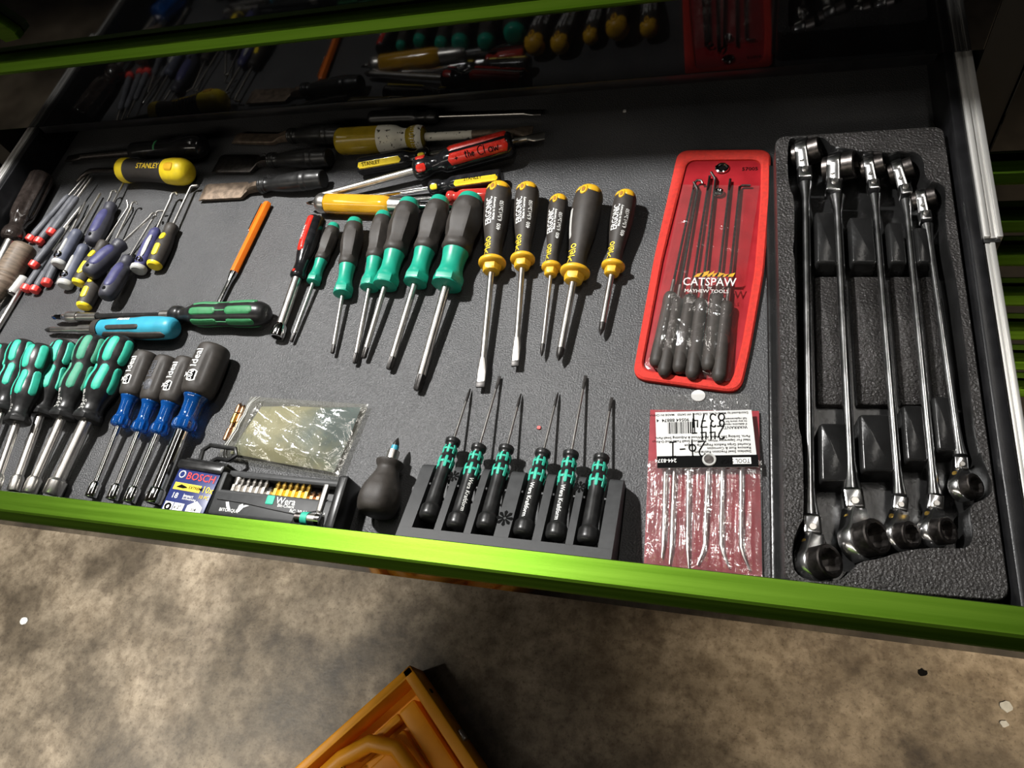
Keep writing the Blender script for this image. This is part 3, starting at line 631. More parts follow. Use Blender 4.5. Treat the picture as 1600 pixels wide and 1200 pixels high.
def reversible():
    A, B = P(496, 318, .0120), P(765, 327, .010); t, T = tool('reversible_driver', A, B, 'clear amber screwdriver with steel ferrules and a bit in its butt end', 'screwdriver')
    L = .100; pr = Prof([(.013, .92), (.016, 1), (.06, 1), (.085, 1), (.092, .92), (.097, .76)], 1, .0118, facets(6, .05, -1, 2))
    b = MB(); loft(b, pr, n=36); b.build('handle', 'amber', t)
    b = MB(); loft(b, Prof([(0, .0080), (.002, .0100), (.008, .0114), (.0135, .0114)]), n=24); b.build('ferrule', 'steel', t)
    b = MB(); loft(b, Prof([(.096, .0096), (.10, .0094), (.125, .0086), (.130, .0070)]), n=24); b.build('ferrule', 'steel', t)
    b = MB(); loft(b, Prof([(-.002, .0035), (.003, .0035)]), n=12); phillips_rev(b, -.0018, -.0150, .0034); b.build('bit', 'chrome', t)
    b = MB(); rod(b, .128, T - .01, .0036); b.build('shank', 'chrome', t); b = MB(); flat_tip(b, T - .011, T, .0036, .0035); b.build('tip', 'chrome', t)
reversible()
fluted('back_screwdriver', (578, 186), .0110, (846, 177), .004, .092, .0095, 'blackplas', 'long thin screwdriver with a dark handle lying along the back wall', .0024, 'flat', .0032, 6, .08)

# --- small tools on the far side
def precision(pc, ps, pt, z, label):
    A, B = P(*pc, z), P(*pt, z - .001); t, T = tool('precision_screwdriver', A, B, label, 'screwdriver', 'slim precision screwdrivers with coral red caps')
    s = (P(*ps, z) - A).length
    b = MB(); loft(b, Prof([(0, .0042), (.0012, .0060), (.0075, .0062), (.0085, .0050)], m=facets(12, .05, -9, 9)), n=36, sub=2); b.build('swivel_cap', 'redcap', t)
    b = MB(); loft(b, Prof([(.008, .0036), (.012, .0046), (s * .5, .0046), (s * .52, .0040), (s - .006, .0040), (s, .0026)], m=facets(8, .06, -9, 9)), n=24, sub=2); b.build('body', 'greyplas', t)
    b = MB(); loft(b, Prof([(s - .002, .0018), (s + .004, .0016), (T - .003, .0014), (T, .0006)]), n=10); b.build('shank', 'steel', t)
PD = 'slim grey screwdriver with a coral red cap'
precision((45, 377), (107, 305), (138, 271), .0062, '%s, farthest of the upper trio' % PD)
precision((58, 381), (114, 306), (141, 274), .0066, '%s, middle of the upper trio' % PD)
precision((78, 367), (121, 308), (144, 277), .0130, '%s, nearest of the upper trio' % PD)
precision((50, 418), (100, 356), (127, 322), .0130, '%s alone halfway between the two trios' % PD)
precision((71, 446), (105, 364), (134, 314), .0070, '%s, nearest one of the lower trio' % PD)
precision((38, 455), (82, 392), (108, 352), .0064, '%s, touching the white plastic tube' % PD)
precision((52, 457), (90, 395), (116, 352), .0066, '%s, middle one of the lower trio' % PD)

def hook_path(kind, L, s):
    if kind == 'hook': return [(s, 0, 0), (L - .008, 0, 0), (L - .003, 0, .001), (L, -.002, .002), (L, -.006, .002), (L - .003, -.008, .001)]
    if kind == 'right': return [(s, 0, 0), (L - .002, 0, 0), (L, -.002, 0), (L, -.010, 0)]
    if kind == 'angle': return [(s, 0, 0), (L - .010, 0, 0), (L - .007, .0005, .001), (L, .005, .003)]
    return [(s, 0, 0), (L, 0, 0)]
def pick(pa, ps, pt, zA, zB, label, style, kind='hook', r=.0085, sr=.0013, roll=0):
    A, B = P(*pa, zA), P(*pt, zB); t, T = tool('hook_pick', A, B, label, 'pick tool', 'small hook and pick tools in a heap', roll)
    s = (P(*ps, (zA + zB) / 2) - A).length
    if style == 'grey':
        pr = Prof([(0, .80), (.03, .98), (.10, .98), (.12, .78), (.3, .80), (.6, .82), (.8, .74), (.88, .78), (.95, .70), (1, .4)], s, r)
        b = MB(); loft(b, pr, 0, .11 * s); b.build('end_cap', 'lightgrey', t); b = MB(); loft(b, pr, .11 * s); b.build('handle', 'bluegrey', t)
        b = MB(); pad(b, pr, .46 * s, .22 * s, .15, .0030, .0008, k=.1); b.build('label_panel', 'lightgrey', t)
        b = MB(); pr2 = pr; n = 14
        b.tube([(.22 * s + .0042 * math.cos(a), .0042 * math.sin(a) + .001, pr.r0(.22 * s) + .0004) for a in [2 * math.pi * i / n for i in range(n + 1)]], .0011, 6); b.build('grommet', 'chrome', t)
    elif style == 'purple':
        pr = Prof([(0, .55), (.03, .78), (.10, .92), (.3, 1), (.5, .98), (.7, .84), (.80, .66), (.86, .72), (.94, .74), (1, .4)], s, r)
        b = MB(); loft(b, pr); b.build('handle', 'purpledark', t)
        b = MB(); pad(b, pr, .47 * s, .30 * s, -.30, .62 * r, .0007, k=.45); b.build('grip_panel', 'purple', t)
        b = MB(); pad(b, pr, .12 * s, .035 * s, -.2, .0022, .0005, k=.1); b.build('hanging_hole', 'ink', t)
    elif style == 'white':
        pr = Prof([(0, .80), (.03, .98), (.09, .98), (.11, .74), (.3, .84), (.6, .86), (.82, .70), (.9, .72), (1, .4)], s, r)
        b = MB(); loft(b, pr, 0, .10 * s); b.build('end_cap', 'lightgrey', t); b = MB(); loft(b, pr, .10 * s); b.build('handle', 'purple', t)
        b = MB(); pad(b, pr, .52 * s, .27 * s, -.45, .0028, .0008, k=.3); b.build('label_panel', 'lightgrey', t)
        b = MB(); b.tube([(.20 * s + .003 * math.cos(a), .003 * math.sin(a) - .002, pr.r0(.20 * s) + .0004) for a in [2 * math.pi * i / 12 for i in range(13)]], .0009, 6); b.build('grommet', 'chrome', t)
    else:
        pr = Prof([(0, .70), (.03, .86), (.09, .92), (.2, .96), (.4, 1), (.6, .92), (.76, .74), (.82, .72), (.90, .80), (.97, .74), (1, .4)], s, r)
        b = MB(); loft(b, pr, 0, .06 * s); b.build('end_cap', 'yellowb', t); b = MB(); loft(b, pr, .06 * s); b.build('handle', 'rubber', t)
        b = MB(); pad(b, pr, .30 * s, .14 * s, -.18, .0040, .0009, k=.55); pad(b, pr, .62 * s, .085 * s, -.18, .0036, .0009, k=.4); b.build('side_panel', 'yellowb', t)
    b = MB(); b.tube(hook_path(kind, T, s * .98), sr, 8); b.build('hook_shaft', 'steel', t)
pick((91, 416), (133, 361), (157, 303), .0090, .006, 'blue grey pick with a pale end cap, farther of two alike', 'grey', 'straight', .0092, .0018)
pick((100, 448), (140, 383), (176, 300), .0095, .010, 'dark grey pick with a pale end cap, nearer of two alike', 'grey', 'hook', .0092)
pick((143, 382), (176, 318), (195, 282), .0120, .008, 'slate handled pick with a purple panel, farthest one in the heap', 'purple', 'straight', .0108)
pick((122, 445), (163, 378), (206, 316), .0100, .008, 'yellow paneled pick lying beneath the purple handled one', 'yellow', 'angle', .0096)
pick((137, 430), (194, 378), (240, 334), .0260, .012, 'big slate pick with a purple panel on top of the heap', 'purple', 'hook', .0118, .0016)
pick((130, 481), (172, 422), (208, 318), .0105, .008, 'yellow paneled pick nearest the front of the heap', 'yellow', 'hook', .0096)
pick((164, 466), (205, 402), (246, 330), .0190, .008, 'slate pick with a purple panel resting on a yellow paneled one', 'purple', 'right', .0106)
pick((215, 424), (245, 358), (270, 304), .0100, .009, 'purple pick with a white end cap and a white panel', 'white', 'hook', .0096, .0018)
pick((240, 417), (270, 352), (299, 291), .0110, .008, 'yellow capped black pick with two yellow panels, set apart from the heap', 'yellow', 'right', .0100, .0018)

def left_edge():
    t, pr, T = fluted('fluted_screwdriver', (70, 275), .0165, (-60, 530), .006, .112, .0155, 'fluted', 'big glossy black fluted screwdriver by the drawer side', .0062, 'flat', .008, 8, .16)
    A, B = P(43, 386, .0150), P(-62, 560, .006); t, T = tool('wooden_screwdriver', A, B, 'worn brown ribbed handle screwdriver at the edge of the picture', 'screwdriver')
    hl = .080; b = MB(); loft(b, Prof([(0, .70), (.03, .92), (.12, 1), (.4, 1), (.55, .96), (.58, .90), (.62, .96), (.66, .88), (.70, .94), (.76, .84), (.9, .6), (1, .4)], hl, .0150, facets(8, .05, .02, .5))); b.build('handle', 'wood', t); shank(t, hl * .97, T, .0045)
    for pa, pb, r, m, lb, nm in (((40, 433), (18, 461), .0058, 'lightgrey', 'short white plastic tube beside the lowest coral red caps', 'plastic_tube'), ((34, 450), (-20, 540), .0034, 'steel', 'bright steel rod running off the picture below the white tube', 'steel_rod'), ((25, 438), (-20, 506), .0024, 'steel', 'thinner steel rod running off the picture above the bright one', 'steel_rod')):
        A, B = P(*pa, r + .001), P(*pb, r + .001); t, T = tool(nm, A, B, lb, 'rod'); b = MB(); loft(b, Prof([(0, r * .6), (r * .3, r), (T - r * .3, r), (T, r * .7)]), n=14); b.build('rod', m, t)
        b = MB(); loft(b, Prof([(T * .90, r * 1.12), (T * .92, r * 1.22), (T * .96, r * 1.22), (T * .98, r * 1.1)]), n=14); b.build('end_band', 'darksteel', t)
    A, B = P(5, 352, .009), P(-40, 430, .007); t, T = tool('chrome_extension', A, B, 'chrome tool end at the edge of the picture beside the drawer wall', 'tool'); b = MB(); loft(b, Prof([(0, .004), (.002, .0075), (.012, .0078), (.014, .005), (T, .005)]), n=16); b.build('shaft', 'chrome', t); b = MB(); loft(b, Prof([(.014, .0056), (.017, .0062), (.020, .0056)]), n=16); b.build('ring', 'darksteel', t)
    A, B = P(-112, 500, .016), P(-70, 640, .006); t, pr, T = fluted('blue_screwdriver', (-34, 486), .016, (-75, 640), .006, .085, .0150, 'bluclear', 'blue handled screwdriver just outside the picture, mirrored in the upper drawer front', .003, 'ph')
left_edge()

# --- bit set, drill bit box, bag
def frame_from(o, xdir, z=0):
    x = Vector(xdir).normalized(); x.z = 0; y = Vector((0, 0, 1)).cross(x); return Matrix.Translation(o) @ Matrix((x, y, Vector((0, 0, 1)))).transposed().to_4x4()
def bit_set():
    z = .026; bl = P(322, 803, z); br = P(514, 826, z); tl = P(338, 736, z)
    w = (br - bl).length; h = (tl - bl).length * 1.0
    t = empty('bit_set_case', (0, 0, 0), 'open black bit case showing a row of silver and gold bits', 'bit case'); t.matrix_world = frame_from((bl.x, bl.y, .0003), br - bl)
    b = MB(); b.box((0, 0, 0), (w, h * .60, z), .003); b.box((.004, h * .55, 0), (w - .012, h, .008), .002); b.box((0, h * .94, 0), (w, h + .005, z * .72), .003); b.box((0, h * .5, 0), (.006, h, z), .002); b.build('case', 'charcoal', t)
    b = MB(); b.box((w - .004, -.002, 0), (w + .006, h + .006, z + .004), .003); b.build('hinge_frame', 'blackplas', t)
    b = MB(); b.box((w - .016, h * .30, z - .002), (w - .011, h * .92, z + .003), .0012); b.build('belt_clip', 'steel', t)
    n = 15
    for i in range(n):
        x = .012 + i * (w - .036) / (n - 1); k = MB(); L = h * .42 if i not in (6, 13, 14) else h * .27; y0 = h * .55; m = 'bitsteel' if i < 7 else ('gold' if i < 13 else 'copper')
        k.rings([[(x + .0030 * math.cos(a), y0 + u, .0165 + .0030 * math.sin(a)) for a in [math.pi / 3 * j for j in range(6)]] for u in (0, L * .55)]); k.rings([[(x + r * math.cos(a), y0 + u, .0165 + r * math.sin(a) * (.4 if i == 0 and u > L * .6 else 1)) for a in [2 * math.pi * j / 8 for j in range(8)]] for u, r in ((L * .5, .0022), (L * .72, .0024 if i else .003), (L * .78, .0026 if i else .0034), (L * .9, .0016 if i else .0034), (L, .0005 if i else .0034))])
        k.build('bit', m, t)
    b = MB(); x0 = w * .44; flat_text(b, 'Wera', .0085, (x0 + .011, h * .40, z + .0003), (1, 0, 0), (0, 1, 0)); flat_text(b, 'Bit-Check', .0042, (x0 + .014, h * .33, z + .0003), (1, 0, 0), (0, 1, 0)); flat_text(b, 'BC 30 Universal 1', .0048, (w * .66, h * .23, z + .0003), (1, 0, 0), (0, 1, 0)); flat_text(b, 'BITORQUE', .0042, (.012, h * .10, z + .0003), (1, 0, 0), (0, 1, 0)); b.build('lettering', 'white', t, smooth=False)
    b = MB(); b.box((x0 + .001, h * .36, z), (x0 + .009, h * .56, z + .0006), .001); b.build('emblem', 'tealpad', t)
    b = MB(); b.tube([(.006, h * .36, z), (w * .3, h * .33, z), (w * .5, h * .27, z), (w * .7, h * .22, z), (w - .014, h * .34, z)], .0008, 6); b.build('moulded_line', 'blackplas', t)
    b = MB(); b.prism([(.016, h * .31), (.019, h * .32), (.021, h * .24), (.024, h * .14), (.021, h * .13), (.018, h * .22)], z - .0002, z + .0004); b.prism([(.030, h * .12), (.033, h * .12), (.036, h * .23), (.041, h * .28), (.038, h * .29), (.035, h * .27), (.034, h * .31), (.031, h * .27)], z - .0002, z + .0004); b.build('pictogram', 'white', t, smooth=False)
    b = MB(); b.box((w * .70, -.001, z - .006), (w * .95, h * .17, z + .001), .002); b.build('holder_recess', 'blackplas', t)
    for x0, x1, r, m in ((w * .735, w * .79, .0045, 'darksteel'), (w * .785, w * .835, .0055, 'tealpad'), (w * .83, w * .90, .0050, 'steel'), (w * .895, w * .93, .0058, 'chrome')):
        b = MB(); b.rings([[(x, .006 + r * math.sin(a), z + .001 + r * math.cos(a)) for a in [2 * math.pi * j / 14 for j in range(14)]] for x in (x0, x1)]); b.build('bit_holder', m, t)
bit_set()
def drill_box():
    z = .024; bl = P(252, 790, z); br = P(318, 806, z); tl = P(275, 716, z); w = .049; h = .060
    t = empty('drill_bit_box', (0, 0, 0), 'small box of bits with a navy label and red lettering', 'bit box'); t.matrix_world = frame_from((-.4970, .1335, .0003), (1, -.06, 0))
    b = MB(); b.box((0, -.001, 0), (w, h * .80, z - .001), .003); b.build('clear_body', 'clearplas', t)
    b = MB(); b.box((-.002, h * .80, 0), (w + .002, h * .97, z + .003), .003); b.box((0, h * .96, .002), (w, h * 1.02, z - .002), .002); b.build('lid', 'blackplas', t)
    b = MB(); pts = [(.012, h, 0), (.010, h + .012, 0), (.016, h + .018, 0), (w - .004, h + .018, 0), (w, h + .012, 0), (w - .006, h + .006, 0), (w * .62, h + .006, 0), (w * .5, h + .002, 0)]
    b.tube([(x, y, .016) for x, y, _ in pts], .0022, 8); b.build('hang_loop', 'blackplas', t)
    b = MB(); b.box((.001, .004, z - .0012), (w - .001, h * .80, z + .0004), .0005); lab = b.build('label_card', 'bluelabel', t)
    U, V = (1, 0, 0), (0, 1, 0); zt = z + .0008
    b = MB(); flat_text(b, 'BOSCH', .0098, (.013, h * .655, zt), U, V, 1.02); b.build('lettering', 'redprint', lab, smooth=False)
    b = MB(); b.box((.004, h * .47, z), (w * .70, h * .585, z + .0007)); flat_text(b, '10x', .0085, (w * .73, h * .49, zt), U, V); flat_text(b, '10 PC', .0045, (w * .73, h * .39, zt), U, V); b.build('yellow_strip', 'yprint', lab, smooth=False)
    b = MB(); b.prism([(.007, h * .51), (.012, h * .56), (.018, h * .535), (.020, h * .52), (.015, h * .50)], z, z + .0010); flat_text(b, 'EXTREME', .0038, (.021, h * .51, z + .0009), U, V); b.build('print', 'ink', lab, smooth=False)
    b = MB(); flat_text(b, '18', .0075, (.006, h * .335, zt), U, V); flat_text(b, 'Impact', .0042, (.019, h * .375, zt), U, V); flat_text(b, 'Screwdriving', .0030, (.019, h * .335, zt), U, V)
    n = 6; b.prism([(w * .74 + .0095 * math.cos(a), h * .17 + .0105 * math.sin(a)) for a in [math.pi / 3 * i + math.pi / 6 for i in range(6)]], z, z + .0007); b.box((.003, h * .06, z), (.0125, h * .27, z + .0007)); b.box((.0135, h * .06, z), (.0245, h * .27, z + .0007))
    b.tube([(.0075 + .0032 * math.cos(a), h * .72 + .0032 * math.sin(a), z + .0005) for a in [2 * math.pi * i / 14 for i in range(15)]], .0006, 5); b.build('print', 'white', lab, smooth=False)
    b = MB(); b.tube([(.0078 + .0028 * math.cos(a), h * .19 + .0028 * math.sin(a), z + .0009) for a in [2 * math.pi * i / 10 for i in range(11)]], .0010, 5); flat_text(b, 'PH2', .0040, (.0038, h * .075, z + .0009), U, V); flat_text(b, 'x 2"', .0046, (.0143, h * .18, z + .0009), U, V); flat_text(b, 'P2', .0040, (.0150, h * .09, z + .0009), U, V); flat_text(b, '1/4', .0045, (w * .68, h * .18, z + .0009), U, V); flat_text(b, 'HEX', .0036, (w * .66, h * .12, z + .0009), U, V); b.build('print', 'ink', lab, smooth=False)
    for i in range(3):
        b = MB(); b.rings([[(.008 + i * .014 + .0034 * math.cos(a), y, .012 + .0034 * math.sin(a)) for a in [math.pi / 3 * j for j in range(6)]] for y in (.002, .032)]); b.build('bit', 'darksteel', t)
drill_box()
def poly_sheet(corners, nu, nv, zf):
    a, b_, c, d = [Vector(q) for q in corners]; vs = []
    for i in range(nu + 1):
        for j in range(nv + 1):
            u, v = i / nu, j / nv; p = a * (1 - u) * (1 - v) + b_ * u * (1 - v) + c * u * v + d * (1 - u) * v; vs.append((p.x, p.y, p.z + zf(u, v)))
    n = nv + 1; return vs, [(i * n + j, (i + 1) * n + j, (i + 1) * n + j + 1, i * n + j + 1) for i in range(nu) for j in range(nv)]
def zip_bag():
    c = [P(342, 716, .002), P(532, 748, .002), P(578, 634, .002), P(394, 622, .002)]
    t = empty('zip_bag', (sum((q.x for q in c)) / 4, sum((q.y for q in c)) / 4, 0), 'crumpled clear zip bag with pale green contents behind the bit case', 'plastic bag')
    off = Matrix.Translation(-t.location)
    def put(o): o.matrix_parent_inverse = off; return o
    rnd = random.Random(3); ph = [(rnd.uniform(3, 16), rnd.uniform(3, 16), rnd.uniform(0, 6), rnd.uniform(.0005, .0012)) for _ in range(9)]
    def zf(u, v):
        e = min(1, 7 * u * (1 - u)) * min(1, 7 * v * (1 - v)); w = sum(A * math.sin(a * u * 2 + b * v * 2 + q) for a, b, q, A in ph); return .003 + e * (.013 + w * 1.1) + .004 * max(0, u - .9) * 10 * max(0, .5 - v)
    vs, fs = poly_sheet(c, 60, 46, zf); b = MB(); b.add(vs, fs); put(b.build('film', 'film3', t, ang=180))
    vs, fs = poly_sheet([c[0].lerp(c[2], .08), c[1].lerp(c[3], .06), c[2].lerp(c[0], .05), c[3].lerp(c[1], .12)], 24, 18, lambda u, v: .0015 + .008 * min(1, 6 * u * (1 - u)) * min(1, 6 * v * (1 - v)) + .0008 * math.sin(9 * u + 5 * v)); b = MB(); b.add(vs, fs); put(b.build('contents', 'paperin', t, ang=180))
    for k in (.055, .085, .20):
        b = MB(); p0 = c[0].lerp(c[1], k); p1 = c[3].lerp(c[2], k); b.tube([p0.lerp(p1, s / 12) + Vector((0, 0, zf(k, s / 12) + .0004)) for s in range(13)], .0007, 6); put(b.build('zip_strip', 'bagfilm' if k == .2 else 'lightgrey', t))
zip_bag()
for k, (pa, pb, m, lb) in enumerate((((377, 629), (352, 688), 'gold', 'gold banded double ended bit beside the zip bag, outer one'), ((383, 632), (362, 684), 'copper', 'brown double ended bit tucked against the zip bag'))):
    A, B = P(*pa, .0035), P(*pb, .0035); t, T = tool('power_bit', A, B, lb, 'driver bit'); b = MB(); phillips_rev(b, .006, 0, .0026); loft(b, Prof([(.006, .0030), (T * .28, .0030), (T * .30, .0020), (T * .7, .0020), (T * .72, .0031), (T, .0031)], m=hexm(-9, 9)), n=18, sub=1); b.build('shank', 'copper', t); b = MB(); rod(b, T * .32, T * .55, .0029); b.build('band', m, t)
def stubby():
    A, B = P(585, 806, .019), P(622, 684, .016); t, T = tool('stubby_screwdriver', A, B, 'stubby dark screwdriver with a fat round handle and a blue banded bit', 'screwdriver')
    hl = .051; pr = Prof([(0, .40), (.03, .70), (.12, .92), (.28, 1), (.44, .94), (.60, .74), (.74, .58), (.84, .52), (.92, .62), (.97, .66), (1, .5)], hl, .0195, facets(6, .07, .05, .6))
    b = MB(); loft(b, pr, n=36); b.build('handle', 'rubber', t)
    b = MB(); rod(b, hl * .98, hl + .010, .0055, 16); b.build('bit_holder', 'steel', t); b = MB(); loft(b, Prof([(hl + .009, .0032), (T - .009, .0032)], m=hexm(-9, 9)), n=18); phillips(b, T - .012, T, .0031); b.build('bit', 'tipsteel', t); b = MB(); rod(b, hl + .0105, hl + .015, .0034); b.build('bit_band', 'cyan', t)
stubby()

# --- precision set in its stand
def micro_set():
    tips = [(735, 607), (781, 588), (814, 615), (872, 613), (915, 587), (956, 621)]; ends = [(668, 812), (711, 827), (758, 828), (816, 838), (867, 844), (917, 850)]
    ze = .031; Ax = [P(*e, ze) for e in ends]; Tx = [P(*q, .0025) for q in tips]
    y1 = P(800, 735, .018).y; y0 = P(800, 850, .034).y; xl = P(634, 830, .032).x; xr = P(962, 868, .034).x; xl2 = P(655, 722, .018).x; xr2 = P(971, 747, .018).x
    xl = (xl + xl2) / 2; xr = (xr + xr2) / 2
    t = empty('driver_stand', ((xl + xr) / 2, (y0 + y1) / 2, .0004), 'black wedge shaped holder block with six slots behind the green pull', 'tool holder'); off = Matrix.Translation((-t.location.x, -t.location.y, 0))
    def zt(y): return .0205 + (.0370 - .0205) * (y1 - y) / (y1 - y0)
    b = MB(); slotw = .0095; edges = [xl]
    for a in Ax: edges += [a.x - slotw, a.x + slotw]
    edges.append(xr); ys = min(a.y for a in Ax) - .0035
    def slab(x0, x1, ya, yb, rnd=True):
        prof = [(ya, 0), (ya, zt(ya))] + ([(yb - .006, zt(yb - .006)), (yb - .003, zt(yb - .003) - .0008), (yb - .0008, zt(yb) - .003), (yb, zt(yb) - .007)] if rnd else [(yb, zt(yb))]) + [(yb, 0)]
        b.rings([[(x, y, z) for y, z in prof] for x in (x0, x1)])
    for i in range(0, len(edges), 2): slab(edges[i], edges[i + 1], ys, y1)
    slab(xl, xr, .1380, ys + .0002, False); b.box((xl, ys, 0), (xr, y1 - .002, .006))
    o = b.build('block', 'charcoal', t, ang=25); o.matrix_parent_inverse = off
    for a in Ax:
        for s in (-1, 1):
            k = MB(); ym = y1 - .020; k.box((a.x + s * slotw - .002, ym - .001, zt(ym) - .006), (a.x + s * slotw + .002, ym + .001, zt(ym) - .0015), .0004); o = k.build('clip_nub', 'charcoal', t); o.matrix_parent_inverse = off
    for px, py in ((709, 744), (906, 761), (789, 810)):
        p = P(px, py, .028); p = P(px, py, zt(p.y)); r = .0072 if py > 800 else .0056; k = MB(); sl = -(zt(y0) - zt(y1)) / (y1 - y0)
        for q in range(8):
            a0 = math.pi / 4 * q; pts = [(r * .15, -r * .06), (r * .8, -r * .21), (r, 0), (r * .8, r * .21), (r * .15, r * .06)]
            k.add([(p.x + u * math.cos(a0) - v * math.sin(a0), p.y + u * math.sin(a0) + v * math.cos(a0), zt(p.y + u * math.sin(a0) + v * math.cos(a0)) + .0003) for u, v in pts], [(0, 1, 2, 3, 4)])
        o = k.build('rosette_mark', 'ink', t, smooth=False); o.matrix_parent_inverse = off
    names = ['first from the round stubby driver', 'second, with white lettering', 'third, left of the lower rosette mark', 'fourth, right of the lower rosette mark', 'fifth, with the longest blade', 'sixth, nearest the red picks']
    for i in range(6):
        tt, T = tool('micro_screwdriver', Ax[i], Tx[i], 'small black teal screwdriver in the holder block, ' + names[i], 'screwdriver', 'small screwdrivers in the holder block', (.3, .1, .0, .0, .1, .05)[i])
        hl = .0815; pr = Prof([(0, .60), (.015, .86), (.05, 1), (.13, 1), (.145, .93), (.17, .78), (.35, .76), (.55, .74), (.64, .80), (.70, .84), (.755, .72), (.80, .68), (.855, .72), (.885, .60), (.91, .64), (.935, .80), (.975, .82), (1, .40)], hl, .0083, None)
        b = MB(); loft(b, pr, 0, .145 * hl); b.build('swivel_cap', 'blackplas', tt); b = MB(); loft(b, pr, .145 * hl); b.build('handle', 'blackplas', tt)
        for k in range(5):
            ph = math.radians(-108 + 54 * k); b = MB(); pad(b, pr, .665 * hl, .075 * hl, ph, .0016, .0005); pad(b, pr, .835 * hl, .06 * hl, ph + .2, .0014, .0005); pad(b, pr, .665 * hl, .014 * hl, ph + .47, .0022, .0004, k=.8); pad(b, pr, .835 * hl, .012 * hl, ph + .67, .0022, .0004, k=.8); b.build('grip_pad', 'tealpad', tt)
        if i in (1, 3, 4): b = MB(); wrap_text(b, pr, 'Wera Kraftform', .0048, hl * .56, .35 if i > 1 else -.25, -1); b.build('lettering', 'white', tt)
        r = .0011; shank(tt, hl * .98, T - .016, r); b = MB(); (flat_tip(b, T - .016, T, r, .0014, .0004) if i in (1, 4, 5) else phillips(b, T - .016, T, .0013)); b.build('tip', 'tipsteel', tt)
micro_set()

